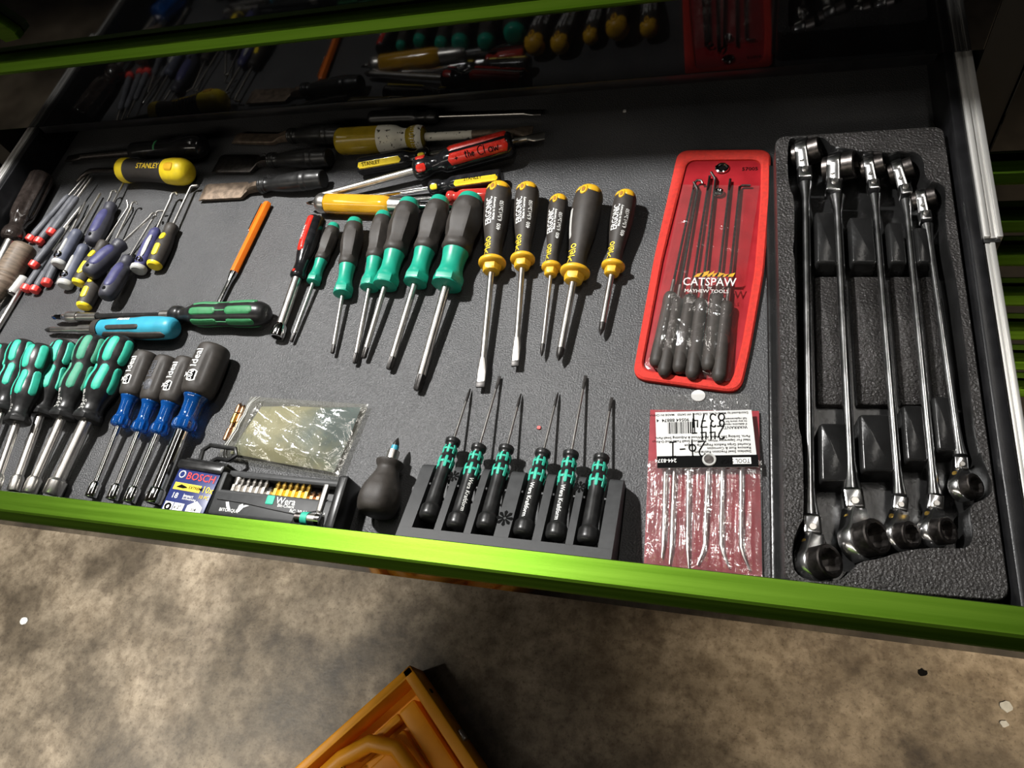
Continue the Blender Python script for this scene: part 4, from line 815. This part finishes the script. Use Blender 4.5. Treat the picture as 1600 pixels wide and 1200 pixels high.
# --- red pouch of hook tools
def pouch():
    z = .003; q = [P(1066, 237, z), P(1200, 236, z), P(1147, 613, z), P(992, 590, z)]
    t = empty('tool_pouch', ((q[0] + q[2]) / 2).to_tuple(), 'bright red vinyl pouch with fabric binding and a clear window', 'pouch'); off = Matrix.Translation(-t.location)
    def put(o): o.matrix_parent_inverse = off; return o
    # mid waist bulges out slightly on the picture's far side
    def E(px, py): p = P(px, py, z); return (p.x, p.y)
    outer = round_poly([E(1060, 236), E(1204, 235), E(1203, 310), E(1194, 425), E(1173, 545), E(1157, 615), E(988, 592), E(1022, 405)], .013, 6)
    inner = round_poly([E(1074, 251), E(1189, 250), E(1188, 312), E(1179, 425), E(1158, 545), E(1143, 600), E(1003, 579), E(1036, 405)], .010, 6)
    b = MB(); b.prism(outer, .0003, .0022); put(b.build('backing', 'vinyl', t))
    b = MB(); n = len(outer); rs = []
    for k, zz in ((0, .0005), (0, .0040), (.18, .0056), (.82, .0056), (1, .0040), (1, .0018)): rs.append([(outer[i][0] * (1 - k) + inner[i][0] * k, outer[i][1] * (1 - k) + inner[i][1] * k, zz) for i in range(n)])
    b.rings(rs, True, False, False); put(b.build('binding', 'binding', t))
    b = MB()
    for i in range(0, n):
        for s in (.25, .75):
            a = Vector(outer[i]).lerp(Vector(outer[(i + 1) % n]), s); c = Vector(inner[i]).lerp(Vector(inner[(i + 1) % n]), s)
    Oc = (q[0] + q[1]) / 2; ux = (q[1] - q[0]).normalized(); uy = ((q[0] + q[1]) / 2 - (q[2] + q[3]) / 2).normalized()
    # clear window
    cs = [Vector((*E(1006, 577), 0)), Vector((*E(1140, 597), 0)), Vector((*E(1187, 292), 0)), Vector((*E(1067, 290), 0))]
    def zf(u, v):
        e = min(1, 8 * u * (1 - u)) * min(1, 10 * v * (1 - v)); return .0046 + e * ((.0140 if v < .45 else .0140 - .009 * min(1, (v - .45) / .15)) + .0006 * math.sin(30 * u + 9 * v) + .0005 * math.sin(41 * v))
    vs, fs = poly_sheet(cs, 40, 50, zf); b = MB(); b.add(vs, fs); put(b.build('clear_window', 'film', t, ang=180))
    g = P(1128, 262, .004); b = MB(); b.tube([(g.x + .0055 * math.cos(a), g.y + .0055 * math.sin(a), .0036) for a in [2 * math.pi * i / 20 for i in range(21)]], .0016, 8); put(b.build('grommet', 'chrome', t)); b = MB(); b.prism([(g.x + .0045 * math.cos(a), g.y + .0045 * math.sin(a)) for a in [2 * math.pi * i / 16 for i in range(16)]], .002, .0028); put(b.build('grommet_hole', 'ink', t))
    g = P(1123, 301, .005); b = MB(); b.tube([(g.x + .003 * math.cos(a), g.y + .003 * math.sin(a), .0052) for a in [2 * math.pi * i / 14 for i in range(15)]], .0022, 7); put(b.build('snap_stud', 'chrome', t))
    U = Vector((1, -.02, 0)).normalized(); V = Vector((.02, 1, 0)).normalized()
    o = P(1066, 446, .0165); b = MB(); flat_text(b, 'CATSPAW', .0125, (o.x, o.y, .0170), U, V, .80); o2 = P(1069, 457, .0165); flat_text(b, 'MAYHEW TOOLS', .0052, (o2.x, o2.y, .0170), U, V, .95); flat_text(b, 'by', .004, (o2.x + .02, o2.y + .0042, .0170), U, V); put(b.build('lettering', 'white', t, smooth=False))
    b = MB(); o = P(1080, 438, .0165)
    for k in range(7): x = o.x + .002 + k * .0045; b.add([(x, o.y + .0035, .0171), (x + .007, o.y + .0035, .0171), (x + .009, o.y + .0085 + .002 * math.sin(k), .0171), (x + .003, o.y + .0070 + .0015 * math.sin(k * 2), .0171)], [(0, 1, 2, 3)])
    put(b.build('claw_emblem', 'yellow', t, smooth=False))
    o = P(1159, 266, .003); b = MB(); flat_text(b, '57005', .0062, (o.x, o.y, .0026), U, V); put(b.build('lettering', 'ink', t, smooth=False))
    tools = [((1045, 457), (1024, 573), (1086, 284), 'hook'), ((1060, 466), (1037, 588), (1092, 288), 'angle'), ((1080, 461), (1060, 583), (1109, 275), 'straight'), ((1097, 468), (1081, 592), (1119, 272), 'angle'), ((1120, 456), (1106, 580), (1141, 280), 'straight'), ((1135, 472), (1123, 597), (1156, 290), 'right')]
    lbs = ['farthest from the wrench tray', 'second, nearly touching the farthest one', 'third, under the printed name', 'fourth, handle reaching low in the pouch', 'fifth, handle set higher than its neighbours', 'nearest the wrench tray']
    for (ph, pe, pt, kind), lb in zip(tools, lbs):
        A = P(*pe, .0088); B = P(*pt, .0055); tt, T = tool('pouch_pick', A, B, 'long black handled steel pick inside the red pouch, ' + lb, 'pick tool', 'picks inside the red pouch'); s = (P(*ph, .008) - A).length
        b = MB(); loft(b, Prof([(0, .40), (.02, .70), (.06, .95), (.12, 1), (.5, .94), (.8, .92), (.93, .98), (.98, .80), (1, .4)], s, .0064)); b.build('handle', 'rubber', tt); b = MB(); b.tube(hook_path(kind, T, s * .97), .0013, 8); b.build('hook_shaft', 'darksteel', tt); b = MB(); rod(b, s * .99, s * 1.18, .0019); b.build('ferrule', 'steel', tt)
pouch()

# --- bag of probes with an upside down header card
def probe_bag():
    z = .003; q = [P(1006, 884, z), P(1191, 906, z), P(1186, 642, z), P(1016, 640, z)]
    t = empty('probe_bag', ((q[0] + q[2]) / 2).to_tuple(), 'clear bag of steel probes on a maroon backing with a white header card', 'tool bag'); off = Matrix.Translation(-t.location)
    def put(o): o.matrix_parent_inverse = off; return o
    b = MB(); b.prism([(p.x, p.y) for p in q], .0004, .0028); put(b.build('backing', 'maroon', t))
    def bag(u, v): e = min(1, 8 * u * (1 - u)) * min(1, 8 * v * (1 - v)); return .003 + e * (.0052 + .0011 * math.sin(70 * u + 1.5 * math.sin(6 * v)) + .0007 * math.sin(118 * u + 3 * v) + .0005 * math.sin(23 * v + 11 * u))
    fq = [q[0], q[1], P(1190, 722, z), P(1012, 722, z)]; vs, fs = poly_sheet(fq, 80, 50, bag); b = MB(); b.add(vs, fs); put(b.build('film', 'film2', t, ang=180))
    hq = [P(1010, 690, z), P(1192, 735, z), P(1178, 612, z), P(1020, 622, z)]; hq = [P(1024, 650, .004), P(1172, 646, .004), P(1172, 616, .001), P(1022, 617, .001)]
    vs, fs = poly_sheet(hq, 14, 10, lambda u, v: .0010 + .0008 * math.sin(6 * u + 4 * v)); b = MB(); b.add(vs, fs); put(b.build('header_sleeve', 'bagfilm', t, ang=180))
    c = [P(1027, 732, .0092), P(1184, 730, .0092), P(1174, 641, .0092), P(1024, 645, .0092)]
    b = MB(); b.prism([(p.x, p.y) for p in c], .0092, .0100); cd = put(b.build('header_card', 'card', t, smooth=False))
    # card frame: the print is upside down, its top edge lies towards the probes
    O = c[1]; X = (c[0] - c[1]); wd = X.length; X = X.normalized(); Y = (c[1] - c[2]).normalized() ; Y = Vector((Y.x, Y.y, 0)); Y = (Y - X * Y.dot(X)).normalized(); hgt = ((c[1] - c[2]).length + (c[0] - c[3]).length) / 2
    O = c[2] + (c[1] - c[2]) * 0.0; O = c[1] - Y * hgt; zz = .01015
    def at(u, v): p = O + X * (u * wd) + Y * (v * hgt); return Vector((p.x, p.y, zz))
    def cput(o): o.parent = cd; o.matrix_parent_inverse = Matrix.Identity(4); return o
    b = MB(); s = [at(-.01, .795), at(1.0, .795), at(1.0, 1.0), at(-.01, 1.0)]; b.add(s, [(0, 1, 2, 3)]); cput(b.build('black_band', 'ink', cd, smooth=False))
    b = MB()
    def tx(body, size, u, v, sx=1.0, bb=None): flat_text(bb or b, body, size, at(u, v), X, Y, sx, .0001)
    tx('Stainless Steel Precision Retrievers', .0031, .05, .715); tx('Remove Rust & Corrosion', .0031, .05, .655); tx('Knurled Grips Reduce Finger Tip Fatigue', .0031, .05, .595); tx('Ideal For Separating Wires, Removing Small Fuses And O-Rings', .0030, .05, .52); tx('Parts, Striking Soft Metals And Wood & Adjusting Small Parts', .0030, .05, .455); tx('Distributed by Menard, Inc. Eau Claire, WI 54703   MADE IN CHINA', .0028, .05, .035); tx('0  90564 88874  4', .0042, .60, .125); tx('WARRANTY', .0036, .07, .29); tx('if defective return it', .0026, .07, .24); tx('to any store for a', .0026, .07, .19); tx('full replacement', .0026, .07, .14)
    x = .60
    rnd = random.Random(5)
    while x < .88:
        w_ = rnd.choice((.004, .007, .012)); s = [at(x, .19), at(x + w_, .19), at(x + w_, .40), at(x, .40)]; b.add([p + Vector((0, 0, .0001)) for p in s], [(0, 1, 2, 3)]); x += w_ + rnd.choice((.005, .008, .011))
    cput(b.build('print', 'ink', cd, smooth=False))
    b = MB()
    def pen(body, size, u, v):
        q = 0
        for ch in body:
            for st in STROKE.get(ch, []): b.tube([at(u, v) + X * (q + x_ * size * .72) + Y * (y_ * size) + Vector((0, 0, .0002)) for x_, y_ in st], .00055, 5)
            q += size * .56
    pen('244-', .0125, .30, .275); pen('8374', .0125, .29, .055); pen('2o-I', .0135, .50, .545); cput(b.build('handwriting', 'ink', cd, smooth=False))
    b = MB(); tx('244-8374', .0045, .80, .845, 1, b); s = [at(.06, .84), at(.24, .84), at(.24, .95), at(.06, .95)]; b.add([p + Vector((0, 0, .0002)) for p in s], [(0, 1, 2, 3)]); cput(b.build('print', 'white', cd, smooth=False))
    b = MB(); flat_text(b, 'TOOL SHOP', .0052, at(.07, .865) + Vector((0, 0, .0004)), X, Y, .78); cput(b.build('print', 'ink', cd, smooth=False))
    g = at(.47, .87); b = MB(); b.tube([(g.x + .0046 * math.cos(a), g.y + .0046 * math.sin(a), .0106) for a in [2 * math.pi * i / 18 for i in range(19)]], .0010, 6); cput(b.build('punched_hole', 'lightgrey', cd)); b = MB(); b.prism([(g.x + .0042 * math.cos(a), g.y + .0042 * math.sin(a)) for a in [2 * math.pi * i / 16 for i in range(16)]], .0101, .0107); cput(b.build('punched_hole', 'darksteel', cd))
    pr_ = [((1040, 726), (1036, 872), -.001), ((1054, 726), (1048, 882), -.001), ((1076, 726), (1074, 888), .001), ((1106, 726), (1100, 884), -.005), ((1129, 726), (1126, 886), .006), ((1158, 726), (1158, 890), .006)]
    lb = ['outermost on the stubby driver side', 'second, close beside the outermost', 'third, quite straight', 'fourth, with a bent lower end', 'fifth, bending towards the wrench tray', 'nearest the wrench tray']
    for (pa, pb, bend), l in zip(pr_, lb):
        A, B = P(*pa, .0045), P(*pb, .0045); tt, T = tool('steel_probe', A, B, 'thin steel probe inside the clear maroon bag, ' + l, 'probe', 'steel probes in the maroon bag'); b = MB(); b.tube([(0, 0, 0), (T * .80, 0, 0), (T * .88, bend * .3, 0), (T, bend, 0)], [.0017, .0017, .0013, .0006], 8); b.build('rod', 'steel', tt); b = MB(); rod(b, T * .05, T * .72, .0019, 10); b.build('knurled_grip', 'steel', tt)
probe_bag()
b = MB(); g = P(1091, 618, .001); b.prism([(g.x + .006 * math.cos(a), g.y + .0055 * math.sin(a)) for a in [2 * math.pi * i / 18 for i in range(18)]], .0002, .0012, .0003); tag(b.build('paper_dot', 'card'), 'small white round tab showing under the red pouch', 'paper tab')

# --- wrench tray
ZT = .035
def tray():
    def E(px, py, z=ZT): p = P(px, py, z); return (p.x, p.y)
    outer = round_poly([E(1211, 213), E(1475, 196), E(1581, 941), E(1226, 912)], .011, 6)
    cav = [(1231, 222), (1238, 214), (1282, 213), (1293, 220), (1301, 229), (1329, 232), (1347, 238), (1367, 235), (1389, 240), (1408, 235), (1431, 237), (1443, 248), (1445, 273), (1453, 283), (1470, 286), (1478, 297), (1477, 326), (1479, 357), (1482, 383), (1494, 433), (1502, 497), (1511, 560), (1518, 627), (1527, 697), (1543, 733), (1552, 765), (1543, 778), (1516, 789), (1517, 810), (1522, 837), (1512, 857), (1487, 857), (1450, 856), (1405, 862), (1377, 873), (1342, 878), (1327, 895), (1311, 908), (1273, 909), (1250, 902), (1238, 886), (1238, 848), (1248, 822), (1256, 806), (1254, 690), (1246, 660), (1245, 560), (1242, 408), (1238, 390), (1241, 370), (1241, 310), (1233, 292), (1230, 260)]
    cav = smooth_loop([E(*p) for p in cav], 1)
    t = empty('wrench_tray', (.11, .37, 0), 'black formed plastic tray with shaped hollows for the wrenches', 'tray'); off = Matrix.Translation(-t.location)
    def put(o): o.matrix_parent_inverse = off; return o
    c1 = inset(cav, .0012); c2 = inset(cav, .0040)
    bm = bmesh.new(); ed = []
    o1 = inset(outer, .0025)
    for lp in (o1, cav):
        vs = [bm.verts.new((x, y, ZT)) for x, y in lp]; ed += [bm.edges.new((vs[i], vs[(i + 1) % len(vs)])) for i in range(len(vs))]
    bmesh.ops.triangle_fill(bm, use_beauty=True, use_dissolve=False, edges=ed)
    bm.verts.index_update(); b = MB(); b.add([v.co.to_tuple() for v in bm.verts], [tuple(v.index for v in f.verts) for f in bm.faces]); bm.free()
    b.rings([[(x, y, z) for x, y in lp] for lp, z in ((outer, .0006), (outer, .006), (outer, ZT - .0025), (inset(outer, .0008), ZT - .0007), (o1, ZT))], True, False, False)
    put(b.build('rim', 'tray', t, ang=50))
    b = MB(); b.rings([[(x, y, z) for x, y in lp] for lp, z in ((cav, ZT), (inset(cav, .0006), ZT - .0010), (c1, ZT - .004), (c2, .010), (inset(cav, .0062), .007))], True, False, True); put(b.build('hollow', 'traysm', t, ang=50))
    e0, e1 = E(1211, 222), E(1226, 905); b = MB(); b.add([(x + dx, y, z) for x, y in (e0, e1) for dx, z in ((-.0070, .0006), (-.0070, .0040), (-.0055, .0055), (-.002, .0048), (.001, .0045), (.001, .0006))], [(0, 1, 7, 6), (1, 2, 8, 7), (2, 3, 9, 8), (3, 4, 10, 9), (4, 5, 11, 10), (5, 0, 6, 11), (5, 4, 3, 2, 1, 0), (6, 7, 8, 9, 10, 11)]); put(b.build('side_flange', 'traysm', t, ang=70))
    # plateau between the shafts and support blocks
    shafts = [((1258, 290), (1270, 790)), ((1310, 300), (1335, 760)), ((1368, 310), (1407, 770)), ((1415, 320), (1462, 770)), ((1450, 350), (1500, 710))]
    def xs(i, py):
        (xa, ya), (xb, yb) = shafts[i]; return xa + (xb - xa) * (py - ya) / (yb - ya)
    def quad(i, py0, py1, g, z): return [E(xs(i, py1) + g + 4, py1, z), E(xs(i + 1, py1) - g + 4, py1, z), E(xs(i + 1, py0) - g + 4, py0, z), E(xs(i, py0) + g + 4, py0, z)]
    for i in range(4):
        for (pa, pb, zt_, nm, g) in ((432, 632, .0125, 'floor_panel', 7), (330 + i * 8, 410, .027, 'support_block', 10 if i < 3 else 5), (660 - i * 14, 752 - i * 16, .027, 'support_block', 9 if i < 3 else 6)):
            lp = round_poly(quad(i, pa, pb, g, zt_), .003, 4); k = MB()
            dr_ = .0035 if nm == 'support_block' else .0015
            k.rings([[(x, y, z) for x, y in l_] for l_, z in ((inset(lp, -.002), .006), (lp, zt_ - dr_), (inset(lp, dr_ * .45), zt_ - dr_ * .3), (inset(lp, dr_ * 1.1), zt_))]); put(k.build(nm, 'tray' if nm == 'floor_panel' else 'traysm', t, ang=60))
tray()
def wrench(top, j0, s0, s1, j1, bot, k, label, z=.0235):
    """k scales the heads"""
    A, B = P(*s0, z), P(*s1, z); t, T = tool('ratchet_wrench', A, B, label, 'wrench', 'chrome flex head ratcheting wrenches')
    b = MB(); rs = []
    for x, a, c in ((0, .0058 * k, .0052 * k), (.008, .0045 * k, .0045 * k), (.020, .0032 * k ** .6, .0032 * k ** .6), (T * .5, .0034 * k ** .6, .0034 * k ** .6), (T - .022, .0034 * k ** .6, .0034 * k ** .6), (T - .009, .0045 * k, .0042 * k), (T, .0062 * k, .0055 * k)):
        rs.append([(x, a * math.cos(q), c * math.sin(q)) for q in [2 * math.pi * j / 14 for j in range(14)]])
    b.rings(rs); b.build('shaft', 'wrenchchrome', t)
    b = MB(); vs, fs = text2d('DURALAST' if k > 1 else 'GEARWRENCH', .0052); r = .0034 * k ** .6 + .00012
    b.add([(T * .36 + x, r * math.sin(y / r + .5), r * math.cos(y / r + .5)) for x, y in vs], fs); b.build('lettering', 'darksteel', t)
    inv = t.matrix_world.inverted()
    for sgn, jp, hp, x_end in ((-1, j0, top, 0), (1, j1, bot, T)):
        J = inv @ P(*jp, z); Hc = inv @ P(*hp, z); h = empty('x', (0, 0, 0), None, None); bpy.data.objects.remove(h)
        d = Vector((Hc.x - J.x, Hc.y - J.y, 0)); hl = d.length; d.normalize(); nrm = Vector((-d.y, d.x, 0))
        if nrm.y < 0: nrm = -nrm
        R3 = Matrix((d, nrm, d.cross(nrm))).transposed().to_4x4(); F = Matrix.Translation((J.x, J.y, 0)) @ R3
        # clevis at the joint
        b = MB(); b.box((-.0085 * k, -.0056 * k, -.0062 * k), (.0045 * k, .0056 * k, .0068 * k), .0016 * k); c = b.build('flex_joint', 'wrenchchrome', t); c.matrix_basis = F
        b = MB(); zr = .0068 * k * (1 if R3.to_3x3().col[2].z > 0 else -1) * .0
        sg = 1 if R3.to_3x3().col[2].z > 0 else -1
        b.rings([[(r * math.cos(a), r * math.sin(a), sg * (.0060 * k + hh)) for a in [2 * math.pi * q / 14 for q in range(14)]] for r, hh in ((.0026 * k, 0), (.0026 * k, .0012), (.0021 * k, .0018))]); b.build('pin', 'steel', c)
        # head plate and ratchet ring standing on edge
        b = MB(); R = .0125 * k; n = 28; w0, w1 = -.0052 * k, .0050 * k
        def body(y, s): return [(x, y, zz_) for x, zz_ in [(hl + R * s * math.cos(a), R * s * math.sin(a)) for a in [math.radians(-125 + 250 * q / 20) for q in range(21)]] + [(.003 * k, .0052 * k * s), (.003 * k, -.0052 * k * s)]]
        b.rings([body(w0, .90), body(w0 + .001 * k, 1), body(w1 - .001 * k, 1), body(w1, .92)]); hd = b.build('head', 'wrenchchrome', t, ang=45); hd.matrix_basis = F @ Matrix.Rotation(sg * math.radians(52 if sgn > 0 else 20), 4, 'X')
        ring = [(w1 - .0003, R * .86), (w1 + .0080 * k, R * .86), (w1 + .0088 * k, R * .80), (w1 + .0088 * k, R * .66), (w1 - .004 * k, R * .62)]
        b = MB(); b.rings([[(hl + r * (1 - (.07 * (q % 2) if j > 2 else 0)) * math.cos(a), y, r * (1 - (.07 * (q % 2) if j > 2 else 0)) * math.sin(a)) for q, a in enumerate([2 * math.pi * q / 24 for q in range(24)])] for j, (y, r) in enumerate(ring)], True, False, True); b.build('ratchet_ring', 'darksteel', hd)
        e2 = .0045 if sgn < 0 else .0016; b = MB()
        ring2 = [(w0 + .0003, R * .80), (w0 - (e2 - .0005) * k, R * .80), (w0 - e2 * k, R * .72), (w0 - e2 * k, R * .56), (w0 + .002 * k, R * .54)]
        b.rings([[(hl + r * math.cos(a), y, r * math.sin(a)) for a in [2 * math.pi * q / 24 for q in range(24)]] for y, r in ring2], True, False, True); b.build('ratchet_ring', 'darksteel', hd)
        b = MB(); b.rings([[(hl * .42 + r * math.cos(a), r * math.sin(a) * 1.0, sg * (.0050 * k + hh)) for a in [2 * math.pi * q / 14 for q in range(14)]] for r, hh in ((.0024 * k, 0), (.0024 * k, .0022), (.0018 * k, .0030))]); b.build('ratchet_lever', 'gold' if sgn > 0 else 'steel', hd)
WR = 'chrome flex head ratcheting wrench'
wrench((1256, 240), (1257, 272), (1259, 288), (1266, 806), (1268, 828), (1272, 882), 1.10, 'longest %s, nearest the red pouch' % WR)
wrench((1308, 262), (1303, 292), (1308, 308), (1331, 766), (1333, 788), (1342, 846), 1.18, '%s with the biggest end ring, second from the red pouch' % WR)
wrench((1360, 262), (1364, 290), (1367, 306), (1405, 774), (1405, 793), (1402, 838), .86, '%s in the middle of the five' % WR)
wrench((1404, 268), (1413, 298), (1416, 314), (1460, 774), (1460, 791), (1458, 832), .86, '%s fourth from the red pouch' % WR)
wrench((1441, 312), (1445, 338), (1449, 352), (1500, 712), (1500, 730), (1503, 763), .78, 'shortest %s, nearest the drawer slide' % WR)

# --- orange moulded tray on the floor
def orange_tray():
    zt = FZ + .075; c = P(640, 1038, zt); L = P(452, 1206, zt); Rr = P(782, 1204, zt)
    ul = (L - c).normalized(); ur = (Rr - c).normalized(); ur = (ur - ul * ur.dot(ul) * .85).normalized()
    t = empty('orange_floor_tray', (c.x, c.y, FZ), 'orange moulded plastic tray with a rounded handle bar on the concrete floor', 'tray')
    x = ul; y = Vector((0, 0, 1)).cross(x); t.matrix_world = Matrix.Translation((c.x, c.y, FZ)) @ Matrix((x, y, Vector((0, 0, 1)))).transposed().to_4x4()
    a, bb, h = .55, .42, .075
    b = MB(); b.box((.0, 0, 0), (a, bb, .012), .01)
    for lo, hi in (((0, 0, 0), (a, .018, h)), ((0, bb - .018, 0), (a, bb, h)), ((0, 0, 0), (.022, bb, h)), ((a - .02, 0, 0), (a, bb, h))): b.box(lo, hi, .004)
    b.build('shell', 'crate', t)
    b = MB(); b.box((.035, .045, .010), (.075, bb - .05, .045), .006); b.box((.075, .045, .010), (.19, .060, .045), .004); b.build('raised_step', 'crate', t)
    b = MB(); b.box((.085, .070, .010), (.30, .16, .030), .006); b.box((.11, .085, .03), (.28, .145, .034), .004); b.build('raised_panel', 'crate', t)
    b = MB(); b.tube([(.30, .045, .060), (.20, .045, .062), (.14, .060, .064), (.105, .10, .066), (.10, .16, .066), (.13, .24, .064), (.22, .30, .060), (.30, .32, .060)], .016, 14); b.build('handle_bar', 'crate', t)
    b = MB(); b.box((.20, .06, .06), (.215, .075, .078), .003); b.build('clip', 'chrome', t)
    b = MB(); b.box((-.008, .15, .040), (.002, .172, .058), .003); b.build('latch', 'steel', t); b = MB(); b.box((-.003, .055, .045), (.001, .064, .055), .002); b.build('screw', 'darksteel', t)
orange_tray()
# --- small litter
for px, py, m, lb, r in ((38, 970, 'card', 'pale scrap lying on the concrete floor', .012), (1572, 1104, 'lightgrey', 'larger pale round spot on the concrete floor', .010), (1569, 1131, 'lightgrey', 'smaller pale round spot on the concrete floor', .007), (1441, 1051, 'ink', 'small black flake on the concrete floor', .008)):
    g = P(px, py, FZ); rr = random.Random(px); b = MB(); b.prism([(g.x + r * rr.uniform(.75, 1.1) * math.cos(a), g.y + r * rr.uniform(.6, 1.0) * math.sin(a)) for a in [2 * math.pi * i / 12 for i in range(12)]], FZ, FZ + .002, .0006); tag(b.build('floor_scrap', m), lb, 'scrap')
for px, py, m, lb in ((842, 668, 'red', 'tiny red speck on the liner between the small screwdrivers'), (976, 173, 'lightgrey', 'tiny pale crumb near the back wall of the drawer')):
    g = P(px, py, .001); b = MB(); b.prism([(g.x + .0018 * math.cos(a) * (1 + .4 * (i % 2)), g.y + .0018 * math.sin(a)) for i, a in enumerate([2 * math.pi * i / 8 for i in range(8)])], 0, .0014, .0004); tag(b.build('crumb', m), lb, 'crumb')
bpy.context.view_layer.update()
for o in list(bpy.data.objects):   # let every tool touch the liner instead of sinking into it
    if '_len' in o and o.name.split('.')[0] not in ('ratchet_wrench', 'micro_screwdriver', 'pouch_pick', 'steel_probe'):
        zm = min((c.matrix_world @ v.co).z for c in o.children_recursive if c.type == 'MESH' for v in c.data.vertices)
        if zm < .0003: o.location.z += .0003 - zm
for o in bpy.data.objects:
    if '_len' in o: del o['_len']
